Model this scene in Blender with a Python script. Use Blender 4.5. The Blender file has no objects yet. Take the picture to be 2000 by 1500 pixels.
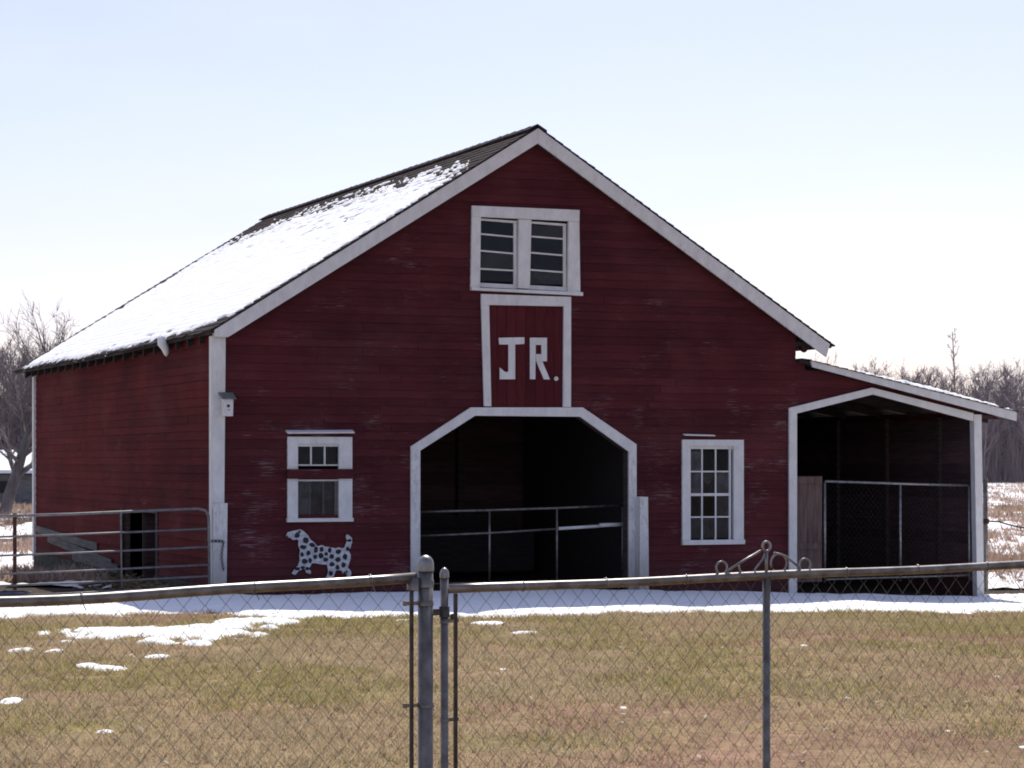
import bpy, math, random
import numpy as np
from math import sin, cos, pi, radians, sqrt
R = random.Random(7)
NR = np.random.default_rng(11)
sc = bpy.context.scene
COL = sc.collection

# ------------------------------------------------------------------ camera, sky, sun, exposure
EYE = 1.85
cam = bpy.data.cameras.new('camera'); cam.sensor_width = 36.0; cam.lens = 82.8
cam.shift_y = 0.075; cam.clip_start = 0.1; cam.clip_end = 3000
co = bpy.data.objects.new('camera', cam); COL.objects.link(co)
co.location = (0, 0, EYE); co.rotation_euler = (radians(90), 0, 0); sc.camera = co
SUN_EL, SUN_AZ = radians(48), radians(8)          # sun stands behind the barn, a little to the right
w = bpy.data.worlds.new('World'); sc.world = w; w.use_nodes = True
nt = w.node_tree; bg = nt.nodes['Background']
sky = nt.nodes.new('ShaderNodeTexSky'); sky.sky_type = 'NISHITA'; sky.sun_disc = False
sky.sun_elevation = SUN_EL; sky.sun_rotation = SUN_AZ
sky.altitude = 100; sky.air_density = 1.0; sky.dust_density = 0.85; sky.ozone_density = 1.2
wb = nt.nodes.new('ShaderNodeMix'); wb.data_type = 'RGBA'; wb.blend_type = 'MULTIPLY'; wb.inputs[0].default_value = 1.0
wb.inputs[7].default_value = (1.075, 0.96, 1.14, 1)          # the camera's white balance
ctc = nt.nodes.new('ShaderNodeTexCoord'); cmp_ = nt.nodes.new('ShaderNodeMapping'); cmp_.inputs['Scale'].default_value = (2.2, 2.2, 7.0); cmp_.inputs['Location'].default_value = (0.4, 0.2, 0.3)
cno = nt.nodes.new('ShaderNodeTexNoise'); cno.inputs['Scale'].default_value = 2.6; cno.inputs['Detail'].default_value = 6; cno.inputs['Roughness'].default_value = 0.55
crp = nt.nodes.new('ShaderNodeValToRGB'); crp.color_ramp.elements[0].position = 0.40; crp.color_ramp.elements[0].color = (0.02, 0.02, 0.02, 1); crp.color_ramp.elements[1].position = 0.72; crp.color_ramp.elements[1].color = (0.5, 0.5, 0.5, 1)
cmx = nt.nodes.new('ShaderNodeMix'); cmx.data_type = 'RGBA'; cmx.inputs[7].default_value = (7.0, 7.35, 8.0, 1)
nt.links.new(ctc.outputs['Generated'], cmp_.inputs[0]); nt.links.new(cmp_.outputs[0], cno.inputs['Vector']); nt.links.new(cno.outputs['Fac'], crp.inputs[0]); nt.links.new(crp.outputs[0], cmx.inputs[0])
nt.links.new(sky.outputs[0], wb.inputs[6]); nt.links.new(wb.outputs[2], cmx.inputs[6]); nt.links.new(cmx.outputs[2], bg.inputs[0]); bg.inputs[1].default_value = 0.113
sl = bpy.data.lights.new('sun', 'SUN'); sl.energy = 5.0; sl.angle = radians(0.55); sl.color = (1.0, 0.95, 0.87)
so = bpy.data.objects.new('sun', sl); COL.objects.link(so)
so.rotation_euler = (radians(90) - SUN_EL, 0, pi - SUN_AZ)
so.location = (10, 60, 60)
vs = sc.view_settings
vs.view_transform = 'Standard'; vs.look = 'None'; vs.gamma = 1.0; vs.exposure = 0.12; vs.use_curve_mapping = False
sc.cycles.use_denoising = True
sc.cycles.max_bounces = 8; sc.cycles.transparent_max_bounces = 12
sc.cycles.filter_width = 1.9

# ------------------------------------------------------------------ noise helpers (numpy)
def vnoise(x, y, seed=0):
    x = np.asarray(x, float); y = np.asarray(y, float)
    xi = np.floor(x).astype(np.int64); yi = np.floor(y).astype(np.int64); fx = x - xi; fy = y - yi
    def h(a, b):
        n = (a * 374761393 + b * 668265263 + seed * 144665) & 0x7fffffff
        n = ((n ^ (n >> 13)) * 1274126177) & 0x7fffffff
        return ((n ^ (n >> 16)) & 0xffff) / 65535.0
    sx = fx * fx * (3 - 2 * fx); sy = fy * fy * (3 - 2 * fy)
    a = h(xi, yi) * (1 - sx) + h(xi + 1, yi) * sx
    b = h(xi, yi + 1) * (1 - sx) + h(xi + 1, yi + 1) * sx
    return a * (1 - sy) + b * sy
def fbm(x, y, seed=0, o=4):
    t = 0; a = 0.5; n = 0
    for i in range(o):
        t = t + a * vnoise(np.asarray(x) * 2 ** i, np.asarray(y) * 2 ** i, seed + i); n += a; a *= 0.5
    return t / n
def sstep(a, b, x):
    t = np.clip((np.asarray(x, float) - a) / (b - a), 0, 1); return t * t * (3 - 2 * t)

# ------------------------------------------------------------------ materials
def mat(name):
    m = bpy.data.materials.new(name); m.use_nodes = True
    n = m.node_tree.nodes; l = m.node_tree.links
    return m, n, l, n['Principled BSDF']
def nz(n, l, scale, det=4, rough=0.55, stretch=None, src='Object'):
    tc = n.new('ShaderNodeTexCoord'); mp = n.new('ShaderNodeMapping'); t = n.new('ShaderNodeTexNoise')
    if src == 'Position':
        g = n.new('ShaderNodeNewGeometry'); l.new(g.outputs['Position'], mp.inputs[0])
    else:
        l.new(tc.outputs[src], mp.inputs[0])
    if stretch: mp.inputs['Scale'].default_value = stretch
    l.new(mp.outputs[0], t.inputs['Vector'])
    t.inputs['Scale'].default_value = scale; t.inputs['Detail'].default_value = det; t.inputs['Roughness'].default_value = rough
    return t.outputs['Fac']
def ramp(n, l, fac, stops):
    r = n.new('ShaderNodeValToRGB'); e = r.color_ramp.elements
    while len(e) < len(stops): e.new(0.5)
    for i, (p, c) in enumerate(stops):
        e[i].position = p; e[i].color = (c[0], c[1], c[2], 1) if isinstance(c, tuple) else (c, c, c, 1)
    l.new(fac, r.inputs[0]); return r.outputs[0]
def mixc(n, l, f, a, b, mode='MIX'):
    m = n.new('ShaderNodeMix'); m.data_type = 'RGBA'; m.blend_type = mode
    for s, v in ((m.inputs[0], f), (m.inputs[6], a), (m.inputs[7], b)):
        if hasattr(v, 'links'): l.new(v, s)
        elif isinstance(v, tuple): s.default_value = (v[0], v[1], v[2], 1)
        else: s.default_value = v
    return m.outputs[2]
def mth(n, l, op, a, b=None):
    m = n.new('ShaderNodeMath'); m.operation = op
    for i, v in enumerate((a, b)):
        if v is None: continue
        if hasattr(v, 'links'): l.new(v, m.inputs[i])
        else: m.inputs[i].default_value = v
    return m.outputs[0]
def bump(n, l, bs, h, st=0.4, d=0.02):
    b = n.new('ShaderNodeBump'); b.inputs['Strength'].default_value = st; b.inputs['Distance'].default_value = d
    l.new(h, b.inputs['Height']); l.new(b.outputs[0], bs.inputs['Normal'])

def mk_red(name, base, dark, fleck, stretch, amount=0.5, wearz=True):
    m, n, l, b = mat(name)
    big = nz(n, l, 0.9, 5, 0.6)
    fine = nz(n, l, 7, 5, 0.65, stretch)
    rnd = n.new('ShaderNodeObjectInfo').outputs['Random']
    c = ramp(n, l, big, [(0.3, dark), (0.7, base)])
    c = mixc(n, l, 0.42, c, ramp(n, l, rnd, [(0, (0.62, 0.62, 0.66)), (1, (1.3, 1.25, 1.2))]), 'MULTIPLY')
    st = ramp(n, l, fine, [(0.30, (0.6, 0.6, 0.6)), (0.62, (1.12, 1.1, 1.1))])
    c = mixc(n, l, 0.6, c, st, 'MULTIPLY')
    pe = nz(n, l, 11, 6, 0.7, stretch)
    pm = nz(n, l, 1.3, 3, 0.6, (1, 1, 1.6))
    a = mth(n, l, 'ADD', mth(n, l, 'MULTIPLY', pe, 0.62), mth(n, l, 'MULTIPLY', pm, 0.38))
    if wearz:
        sp = n.new('ShaderNodeSeparateXYZ'); tc = n.new('ShaderNodeTexCoord'); l.new(tc.outputs['Object'], sp.inputs[0])
        zz = ramp(n, l, mth(n, l, 'DIVIDE', sp.outputs[2], 7.0), [(0.0, 0.03), (0.18, 0.055), (0.33, 0.06), (0.42, 0.025), (1.0, 0.012)])
        a = mth(n, l, 'ADD', a, zz)
    if wearz:
        sd = mth(n, l, 'ADD', sp.outputs[2], mth(n, l, 'MULTIPLY', pm, 0.8))
        c = mixc(n, l, ramp(n, l, mth(n, l, 'DIVIDE', sd, 2.0), [(0.10, 0.6), (0.40, 0.0)]), c, (0.075, 0.045, 0.038))
        fd = nz(n, l, 0.55, 4, 0.6, (1, 1, 2.2))
        c = mixc(n, l, ramp(n, l, fd, [(0.5, 0.0), (0.75, 0.35)]), c, (0.15, 0.06, 0.062))
    f = ramp(n, l, a, [(0.655 - 0.02 * amount, 0.0), (0.72, 1.0)])
    c = mixc(n, l, mth(n, l, 'MULTIPLY', f, 0.6), c, fleck)
    l.new(c, b.inputs['Base Color']); b.inputs['Roughness'].default_value = 0.75
    b.inputs['Specular IOR Level'].default_value = 0.03
    bump(n, l, b, pe, 0.25, 0.004)
    return m
M = {}
M['red'] = mk_red('red_clapboard_paint', (0.105, 0.027, 0.031), (0.066, 0.018, 0.023), (0.36, 0.30, 0.30), (0.35, 0.35, 7), 2.3)
M['redside'] = mk_red('red_side_paint', (0.128, 0.021, 0.020), (0.07, 0.013, 0.016), (0.27, 0.15, 0.13), (0.35, 0.35, 7), -0.6)
M['redv'] = mk_red('red_door_paint', (0.108, 0.023, 0.027), (0.072, 0.017, 0.021), (0.3, 0.22, 0.22), (6, 6, 0.4), 0.2, False)
def simple(name, c0, c1, scale=6, rough=0.7, stretch=None, metal=0.0, bmp=0.2, spec=0.4, bd=0.004, src='Object', var=0):
    m, n, l, b = mat(name)
    f = nz(n, l, scale, 5, 0.6, stretch, src)
    c = ramp(n, l, f, [(0.32, c0), (0.68, c1)])
    if var:
        rnd = n.new('ShaderNodeObjectInfo').outputs['Random']
        c = mixc(n, l, 1.0, c, ramp(n, l, rnd, [(0, (1 - var,) * 3), (1, (1 + var,) * 3)]), 'MULTIPLY')
    l.new(c, b.inputs['Base Color']); b.inputs['Roughness'].default_value = rough; b.inputs['Metallic'].default_value = metal
    b.inputs['Specular IOR Level'].default_value = spec
    if bmp: bump(n, l, b, f, bmp, bd)
    return m
def mk_white(name, dirt):
    m, n, l, b = mat(name)
    f = nz(n, l, 5, 6, 0.65, (1.5, 1.5, 0.8)); g = nz(n, l, 22, 5, 0.7, (1, 1, 0.35))
    c = ramp(n, l, f, [(0.3, (0.60, 0.585, 0.58)), (0.65, (0.74, 0.73, 0.72))])
    c = mixc(n, l, ramp(n, l, g, [(0.61 - 0.12 * dirt, 0.0), (0.78, 0.7)]), c, (0.22, 0.19, 0.175))
    if dirt:
        sp = n.new('ShaderNodeSeparateXYZ'); tc = n.new('ShaderNodeTexCoord'); l.new(tc.outputs['Object'], sp.inputs[0])
        h = mth(n, l, 'ADD', sp.outputs[2], mth(n, l, 'MULTIPLY', g, 0.9))
        c = mixc(n, l, ramp(n, l, mth(n, l, 'DIVIDE', h, 3.0), [(0.12, 0.75), (0.42, 0.0)]), c, (0.19, 0.16, 0.14))
    l.new(c, b.inputs['Base Color']); b.inputs['Roughness'].default_value = 0.6; b.inputs['Specular IOR Level'].default_value = 0.3
    bump(n, l, b, g, 0.2, 0.003)
    return m
M['white'] = mk_white('white_trim_paint', 0)
M['whited'] = mk_white('white_trim_paint_muddy', 1)
M['shingle'] = simple('asphalt_shingle', (0.016, 0.015, 0.019), (0.062, 0.042, 0.038), 14, 0.9, None, 0, 0.4, 0.06, 0.01, var=0.3)
M['oldwood'] = simple('weathered_grey_wood', (0.06, 0.055, 0.052), (0.15, 0.138, 0.128), 5, 0.85, (1, 0.5, 8), var=0.2)
M['darkwood'] = simple('dark_barn_wood', (0.035, 0.026, 0.022), (0.095, 0.065, 0.055), 5, 0.9, (0.6, 0.6, 6), var=0.3)
M['patchwood'] = simple('mouldy_grey_board', (0.04, 0.036, 0.035), (0.12, 0.11, 0.105), 4, 0.9, (1, 0.5, 8), var=0.35)
M['blackwood'] = simple('smoke_dark_wood', (0.014, 0.011, 0.011), (0.04, 0.03, 0.028), 5, 0.9, (0.6, 6, 6))  # barn wood darkened, shade of undersides and interior put into its colour
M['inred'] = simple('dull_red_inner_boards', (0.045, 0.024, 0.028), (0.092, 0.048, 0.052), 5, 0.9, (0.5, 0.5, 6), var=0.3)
M['brownboard'] = simple('brown_plywood', (0.07, 0.045, 0.04), (0.17, 0.115, 0.1), 4, 0.85, (4, 4, 0.5))
M['concrete'] = simple('stained_concrete', (0.022, 0.024, 0.019), (0.09, 0.085, 0.07), 3.5, 0.95, None, 0, 0.5, 0.2, 0.02)
M['galv'] = simple('galvanised_steel', (0.16, 0.155, 0.15), (0.34, 0.335, 0.33), 16, 0.42, None, 0.75, 0.15, 0.5)
M['galvdark'] = simple('weathered_steel_pipe', (0.11, 0.095, 0.085), (0.25, 0.23, 0.21), 12, 0.4, None, 0.6, 0.2, 0.5)
M['wire'] = simple('chain_link_wire', (0.075, 0.07, 0.065), (0.17, 0.16, 0.15), 30, 0.6, None, 0.4, 0, 0.3)
M['gatetube'] = simple('grey_tube_gate_paint', (0.10, 0.095, 0.10), (0.21, 0.20, 0.205), 9, 0.5, None, 0.2, 0.1, 0.5)
M['rust'] = simple('rusty_steel', (0.03, 0.013, 0.01), (0.085, 0.03, 0.02), 18, 0.85)
M['chain'] = simple('dark_chain_steel', (0.03, 0.028, 0.028), (0.09, 0.08, 0.075), 20, 0.5, None, 0.5, 0)
M['black'] = simple('black_paint', (0.008, 0.009, 0.012), (0.02, 0.021, 0.026), 12, 0.6)
M['dogwhite'] = simple('white_cutout_paint', (0.34, 0.34, 0.36), (0.66, 0.66, 0.68), 16, 0.6)
M['rubber'] = simple('dark_blue_rubber', (0.012, 0.014, 0.03), (0.035, 0.04, 0.075), 8, 0.7)  # dark blue that stands for shadow at the rusty post
M['greenroof'] = simple('grey_green_birdhouse_roof', (0.10, 0.115, 0.10), (0.2, 0.21, 0.19), 14, 0.8)
M['straw'] = simple('trampled_straw', (0.13, 0.09, 0.05), (0.3, 0.22, 0.12), 20, 0.95)
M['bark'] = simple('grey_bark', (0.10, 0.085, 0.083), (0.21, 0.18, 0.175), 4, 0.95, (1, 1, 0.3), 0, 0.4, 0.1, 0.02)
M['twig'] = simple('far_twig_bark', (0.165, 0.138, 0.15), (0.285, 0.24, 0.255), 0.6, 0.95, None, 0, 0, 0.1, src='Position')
M['shedwall'] = simple('faded_grey_shed_siding', (0.10, 0.10, 0.105), (0.24, 0.24, 0.245), 4, 0.85, (0.5, 0.5, 6))
def mk_snow(name, sc_=9, tint=(0.90, 0.905, 0.915)):
    m, n, l, b = mat(name)
    f = nz(n, l, sc_, 6, 0.7, None, 'Position'); g = nz(n, l, 2.2, 4, 0.6, None, 'Position')
    c = ramp(n, l, g, [(0.25, tuple(v * 0.93 for v in tint)), (0.6, tint)])
    l.new(c, b.inputs['Base Color']); b.inputs['Roughness'].default_value = 0.8; b.inputs['Specular IOR Level'].default_value = 0.2
    bump(n, l, b, f, 0.55, 0.03); return m
M['snow'] = mk_snow('snow')
M['snowfield'] = mk_snow('trampled_field_snow', 3, (0.78, 0.77, 0.78))
def mk_glass(name, dust, dcol=(0.22, 0.21, 0.2)):
    m, n, l, b = mat(name)
    out = n['Material Output']; n.remove(b)
    tr = n.new('ShaderNodeBsdfTransparent'); tr.inputs[0].default_value = (0.82, 0.86, 0.86, 1)
    gl = n.new('ShaderNodeBsdfGlossy'); gl.inputs['Roughness'].default_value = 0.06; gl.inputs['Color'].default_value = (0.20, 0.21, 0.26, 1)
    di = n.new('ShaderNodeBsdfDiffuse'); di.inputs['Color'].default_value = (*dcol, 1)
    fr = n.new('ShaderNodeFresnel'); fr.inputs[0].default_value = 1.5
    f = nz(n, l, 6, 5, 0.7, (1, 1, 1.4))
    bm = n.new('ShaderNodeBump'); bm.inputs['Strength'].default_value = 0.12; bm.inputs['Distance'].default_value = 0.02
    l.new(nz(n, l, 3, 2), bm.inputs['Height']); l.new(bm.outputs[0], gl.inputs['Normal'])
    m1 = n.new('ShaderNodeMixShader'); l.new(fr.outputs[0], m1.inputs[0]); l.new(tr.outputs[0], m1.inputs[1]); l.new(gl.outputs[0], m1.inputs[2])
    m2 = n.new('ShaderNodeMixShader'); l.new(ramp(n, l, f, [(0.35, dust * 0.35), (0.7, dust)]), m2.inputs[0])
    l.new(m1.outputs[0], m2.inputs[1]); l.new(di.outputs[0], m2.inputs[2]); l.new(m2.outputs[0], out.inputs[0])
    return m
M['glass'] = mk_glass('dusty_window_glass', 0.07)
M['glassdirty'] = mk_glass('grimy_window_glass', 0.22, (0.22, 0.21, 0.21))
M['glasspale'] = mk_glass('hazed_window_glass', 0.34, (0.26, 0.25, 0.27))
M['glassclear'] = mk_glass('clear_window_glass', 0.015)
def mk_ground():
    m, n, l, b = mat('dormant_lawn_ground')
    f1 = nz(n, l, 0.5, 5, 0.6, None, 'Position'); f2 = nz(n, l, 9, 6, 0.75, None, 'Position'); f3 = nz(n, l, 0.33, 4, 0.55, (1, 1.6, 1), 'Position')
    f4 = nz(n, l, 45, 4, 0.7, None, 'Position')
    c = ramp(n, l, f1, [(0.3, (0.27, 0.20, 0.12)), (0.5, (0.32, 0.245, 0.15)), (0.7, (0.27, 0.235, 0.10))])
    c = mixc(n, l, ramp(n, l, f3, [(0.5, 0.0), (0.72, 0.8)]), c, (0.36, 0.22, 0.17))
    c = mixc(n, l, 0.75, c, ramp(n, l, f2, [(0.3, (0.5, 0.48, 0.45)), (0.7, (1.35, 1.3, 1.25))]), 'MULTIPLY')
    c = mixc(n, l, 0.7, c, ramp(n, l, f4, [(0.3, (0.5, 0.48, 0.45)), (0.7, (1.35, 1.3, 1.25))]), 'MULTIPLY')
    f5 = nz(n, l, 1.5, 5, 0.7, (1, 0.5, 1), 'Position')
    c = mixc(n, l, 0.7, c, ramp(n, l, f5, [(0.33, (0.55, 0.5, 0.46)), (0.66, (1.3, 1.25, 1.2))]), 'MULTIPLY')
    at = n.new('ShaderNodeAttribute'); at.attribute_name = 'dirt'
    c = mixc(n, l, at.outputs['Fac'], c, ramp(n, l, f2, [(0.3, (0.035, 0.026, 0.02)), (0.7, (0.085, 0.06, 0.045))]))
    l.new(c, b.inputs['Base Color']); b.inputs['Roughness'].default_value = 0.95; b.inputs['Specular IOR Level'].default_value = 0.1
    bump(n, l, b, f4, 0.6, 0.03); return m
M['ground'] = mk_ground()
def mk_grass():
    m, n, l, b = mat('dormant_grass_blades')
    at = n.new('ShaderNodeAttribute'); at.attribute_name = 'tone'; at.attribute_type = 'GEOMETRY'
    l.new(at.outputs['Color'], b.inputs['Base Color']); b.inputs['Roughness'].default_value = 0.8; b.inputs['Specular IOR Level'].default_value = 0.15
    tl = n.new('ShaderNodeBsdfTranslucent'); l.new(at.outputs['Color'], tl.inputs[0])
    mx = n.new('ShaderNodeMixShader'); mx.inputs[0].default_value = 0.42
    l.new(b.outputs[0], mx.inputs[1]); l.new(tl.outputs[0], mx.inputs[2]); l.new(mx.outputs[0], n['Material Output'].inputs[0])
    return m
M['grass'] = mk_grass()

# ------------------------------------------------------------------ mesh helpers
def link(name, me, m, parent=None, loc=None, rz=0.0):
    o = bpy.data.objects.new(name, me); COL.objects.link(o)
    if me is not None and m is not None and not me.materials: me.materials.append(m)
    if parent is not None: o.parent = parent
    if loc is not None: o.location = loc
    if rz: o.rotation_euler = (0, 0, rz)
    return o
def bigmesh(name, V, Fq, smooth=False):
    V = np.asarray(V, np.float32); Fq = np.asarray(Fq, np.int32); k = Fq.shape[1]
    me = bpy.data.meshes.new(name); me.vertices.add(len(V)); me.vertices.foreach_set('co', V.ravel())
    me.loops.add(Fq.size); me.loops.foreach_set('vertex_index', Fq.ravel())
    me.polygons.add(len(Fq)); me.polygons.foreach_set('loop_start', np.arange(0, Fq.size, k, dtype=np.int32))
    if smooth: me.polygons.foreach_set('use_smooth', np.ones(len(Fq), bool))
    me.update(calc_edges=True); return me
class MB:
    def __init__(s): s.v = []; s.f = []; s.sm = []
    def add(s, vs, fs, smooth=False):
        o = len(s.v); s.v += [tuple(p) for p in vs]; s.f += [tuple(i + o for i in f) for f in fs]; s.sm += [smooth] * len(fs); return s
    def box(s, x0, x1, y0, y1, z0, z1):
        return s.hexa([(x0, y0, z0), (x1, y0, z0), (x1, y1, z0), (x0, y1, z0), (x0, y0, z1), (x1, y0, z1), (x1, y1, z1), (x0, y1, z1)])
    def hexa(s, p):
        return s.add(p, [(0, 3, 2, 1), (4, 5, 6, 7), (0, 1, 5, 4), (1, 2, 6, 5), (2, 3, 7, 6), (3, 0, 4, 7)])
    def prism(s, poly, y0, y1):          # polygon in (x,z) pushed along y
        n = len(poly)
        vs = [(x, y0, z) for x, z in poly] + [(x, y1, z) for x, z in poly]
        fs = [tuple(range(n)), tuple(range(2 * n - 1, n - 1, -1))] + [(i, i + n, (i + 1) % n + n, (i + 1) % n) for i in range(n)]
        return s.add(vs, fs)
    def tube(s, pts, r, n=8, closed=False, caps=True):
        P = [np.array(p, float) for p in pts]; m = len(P); rs = r if hasattr(r, '__len__') else [r] * m
        T = []
        for i in range(m):
            a = P[i - 1] if (i > 0 or closed) else P[i]; b = P[(i + 1) % m] if (i < m - 1 or closed) else P[i]
            t = b - a; T.append(t / (np.linalg.norm(t) + 1e-12))
        ref = np.array((0, 0, 1.0)) if abs(T[0][2]) < 0.9 else np.array((1.0, 0, 0))
        u = np.cross(T[0], ref); u /= np.linalg.norm(u); vs = []
        for i in range(m):
            u = u - T[i] * np.dot(u, T[i]); u /= (np.linalg.norm(u) + 1e-12); v = np.cross(T[i], u)
            for k in range(n):
                a = 2 * pi * k / n; vs.append(P[i] + rs[i] * (cos(a) * u + sin(a) * v))
        fs = []
        for i in range(m if closed else m - 1):
            j = (i + 1) % m
            for k in range(n): fs.append((i * n + k, i * n + (k + 1) % n, j * n + (k + 1) % n, j * n + k))
        s.add(vs, fs, True)
        if caps and not closed:
            o = len(s.v) - len(vs)
            s.f += [tuple(o + k for k in range(n - 1, -1, -1)), tuple(o + (m - 1) * n + k for k in range(n))]; s.sm += [False, False]
        return s
    def ring(s, c, r, t, n=20, axis='y', k=6):
        pts = []
        for i in range(n):
            a = 2 * pi * i / n
            pts.append((c[0] + r * cos(a), c[1], c[2] + r * sin(a)) if axis == 'y' else (c[0], c[1] + r * cos(a), c[2] + r * sin(a)) if axis == 'x' else (c[0] + r * cos(a), c[1] + r * sin(a), c[2]))
        return s.tube(pts, t, k, True)
    def lathe(s, c, prof, n=16):
        vs = []; fs = []
        for r, z in prof:
            for k in range(n): vs.append((c[0] + r * cos(2 * pi * k / n), c[1] + r * sin(2 * pi * k / n), c[2] + z))
        for i in range(len(prof) - 1):
            for k in range(n): fs.append((i * n + k, i * n + (k + 1) % n, (i + 1) * n + (k + 1) % n, (i + 1) * n + k))
        s.add(vs, fs, True)
        o = len(s.v) - len(vs); s.f += [tuple(o + (len(prof) - 1) * n + k for k in range(n))]; s.sm += [False]
        return s
    def build(s, name, m, parent=None, off=(0, 0, 0), loc=None, rz=0.0):
        me = bpy.data.meshes.new(name)
        me.from_pydata([(p[0] - off[0], p[1] - off[1], p[2] - off[2]) for p in s.v], [], s.f)
        me.polygons.foreach_set('use_smooth', s.sm); me.update()
        return link(name, me, m, parent, loc, rz)
def tag(o, label=None, cat=None, group=None, kind=None):
    if label: o['label'] = label
    if cat: o['category'] = cat
    if group: o['group'] = group
    if kind: o['kind'] = kind
    return o
def thing(name, label, cat, loc=(0, 0, 0), rz=0.0, group=None):
    o = bpy.data.objects.new(name, None); COL.objects.link(o); o.empty_display_size = 0.2
    o.location = loc; o.rotation_euler = (0, 0, rz); return tag(o, label, cat, group)

# ------------------------------------------------------------------ place: barn frame and ground shape
TH = 0.39201; CT, ST = cos(TH), sin(TH)
OX, OY = 0.36356 - 0.12 * ST, 34 + 0.12 * CT        # ground point under the gable, on the front wall plane
def B(u, v, z=0.0): return (OX + u * CT - v * ST, OY + u * ST + v * CT, z)
def toUV(X, Y):
    dx = X - OX; dy = Y - OY; return dx * CT + dy * ST, -dx * ST + dy * CT
def gz(X, Y):
    X = np.asarray(X, float); Y = np.asarray(Y, float)
    dip = -0.32 * sstep(34.5, 44, Y) * sstep(-3.5, -7, X) * (1 - sstep(60, 90, Y))
    bank = 0.30 * np.exp(-((X - 10.2) / 2.4) ** 2 - ((Y - 40.5) / 1.8) ** 2)
    fall = -0.04 * np.clip(X - 0.3, 0, 7) * sstep(24, 31, Y) * (1 - sstep(48, 80, Y))
    return dip + bank + fall + (0.06 * (fbm(X * 0.35, Y * 0.35, 3, 3) - 0.5) + 0.035 * (fbm(X * 1.3, Y * 1.3, 5, 2) - 0.5)) * sstep(5, 12, Y) + 0.25 * (fbm(X * 0.02, Y * 0.02, 9, 2) - 0.5) * sstep(50, 100, Y)

xs = np.unique(np.concatenate([np.linspace(-700, -60, 25), np.linspace(-60, -12, 49), np.linspace(-12, 14, 131), np.linspace(14, 60, 47), np.linspace(60, 700, 25)]))
ys = np.unique(np.concatenate([np.linspace(-60, 4, 17), np.linspace(4, 46, 169), np.linspace(46, 120, 75), np.linspace(120, 260, 57), np.linspace(260, 1500, 30)]))
GX, GY = np.meshgrid(xs, ys); GZ = gz(GX, GY)
V = np.stack([GX, GY, GZ], -1).reshape(-1, 3); nx = len(xs); ny = len(ys)
ii = (np.arange(ny - 1)[:, None] * nx + np.arange(nx - 1)[None, :]).ravel()
me = bigmesh('ground', V, np.stack([ii, ii + 1, ii + nx + 1, ii + nx], -1), True)
U_, W_ = toUV(V[:, 0], V[:, 1])
dn = fbm(V[:, 0] * 0.8, V[:, 1] * 0.8, 21, 3) - 0.5
inside = sstep(-5.6, -4.8, U_ + dn) * (1 - sstep(7.6, 8.3, U_ + dn)) * sstep(-0.9, -0.4, W_ + dn)
leftdirt = (1 - sstep(-4.6, -4.2, U_)) * sstep(-9.5, -7.2, U_ + dn * 2) * sstep(-1.7, -1.0, W_ + dn * 0.8) * (1 - sstep(12, 14, W_))
rightdirt = sstep(4.2, 5.2, U_) * (1 - sstep(13, 16, U_)) * sstep(-3.4, -2.6, W_ + dn) * (1 - sstep(2.5, 4, W_ + dn * 2))
dirt = np.clip(np.maximum.reduce([inside, leftdirt, rightdirt]), 0, 1).astype(np.float32)
a = me.attributes.new('dirt', 'FLOAT', 'POINT'); a.data.foreach_set('value', dirt)
g = tag(link('ground', me, M['ground']), 'dormant tan lawn and field round the red barn', None, None, 'structure')

# ------------------------------------------------------------------ barn
PIT = 0.6266; APEX = 6.69
def roofz(u): return APEX - PIT * abs(u)
barn = thing('barn', 'large weathered red wooden barn with white trim and a side lean-to', 'barn', (OX, OY, 0), TH)
UL, UR, WLEN = -4.75, 4.31, 12.5
DOOR_O = [(-1.914, -0.3), (-1.914, 2.053), (-1.002, 2.613), (0.749, 2.628), (1.617, 2.092), (1.617, -0.3)]
DOOR_I = [(-1.775, -0.3), (-1.775, 1.995), (-0.939, 2.496), (0.708, 2.493), (1.492, 1.986), (1.492, -0.3)]
def poly_span(poly, z):
    xs_ = []
    for i in range(len(poly)):
        (x0, z0), (x1, z1) = poly[i], poly[(i + 1) % len(poly)]
        if (z0 <= z < z1) or (z1 <= z < z0): xs_.append(x0 + (x1 - x0) * (z - z0) / (z1 - z0))
    return (min(xs_), max(xs_)) if len(xs_) >= 2 else None
def rect(x0, x1, z0, z1): return [(x0, z0), (x1, z0), (x1, z1), (x0, z1)]
MID = lambda A, Bq: [((p[0] + q[0]) / 2, (p[1] + q[1]) / 2) for p, q in zip(A, Bq)]
FRONT_HOLES = [MID(DOOR_O, DOOR_I), rect(-3.66, -2.88, 1.03, 2.12), rect(2.45, 3.32, 0.64, 2.10), rect(-0.93, 0.60, 4.30, 5.42), rect(-0.80, 0.50, 2.56, 4.16)]
def spans(z, lo, hi, holes):
    segs = [(lo, hi)]
    for h in holes:
        s = poly_span(h, z)
        if not s: continue
        nsg = []
        for a_, b_ in segs:
            if s[1] <= a_ or s[0] >= b_: nsg.append((a_, b_)); continue
            if s[0] > a_: nsg.append((a_, s[0]))
            if s[1] < b_: nsg.append((s[1], b_))
        segs = nsg
    return [q for q in segs if q[1] - q[0] > 0.02]
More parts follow.
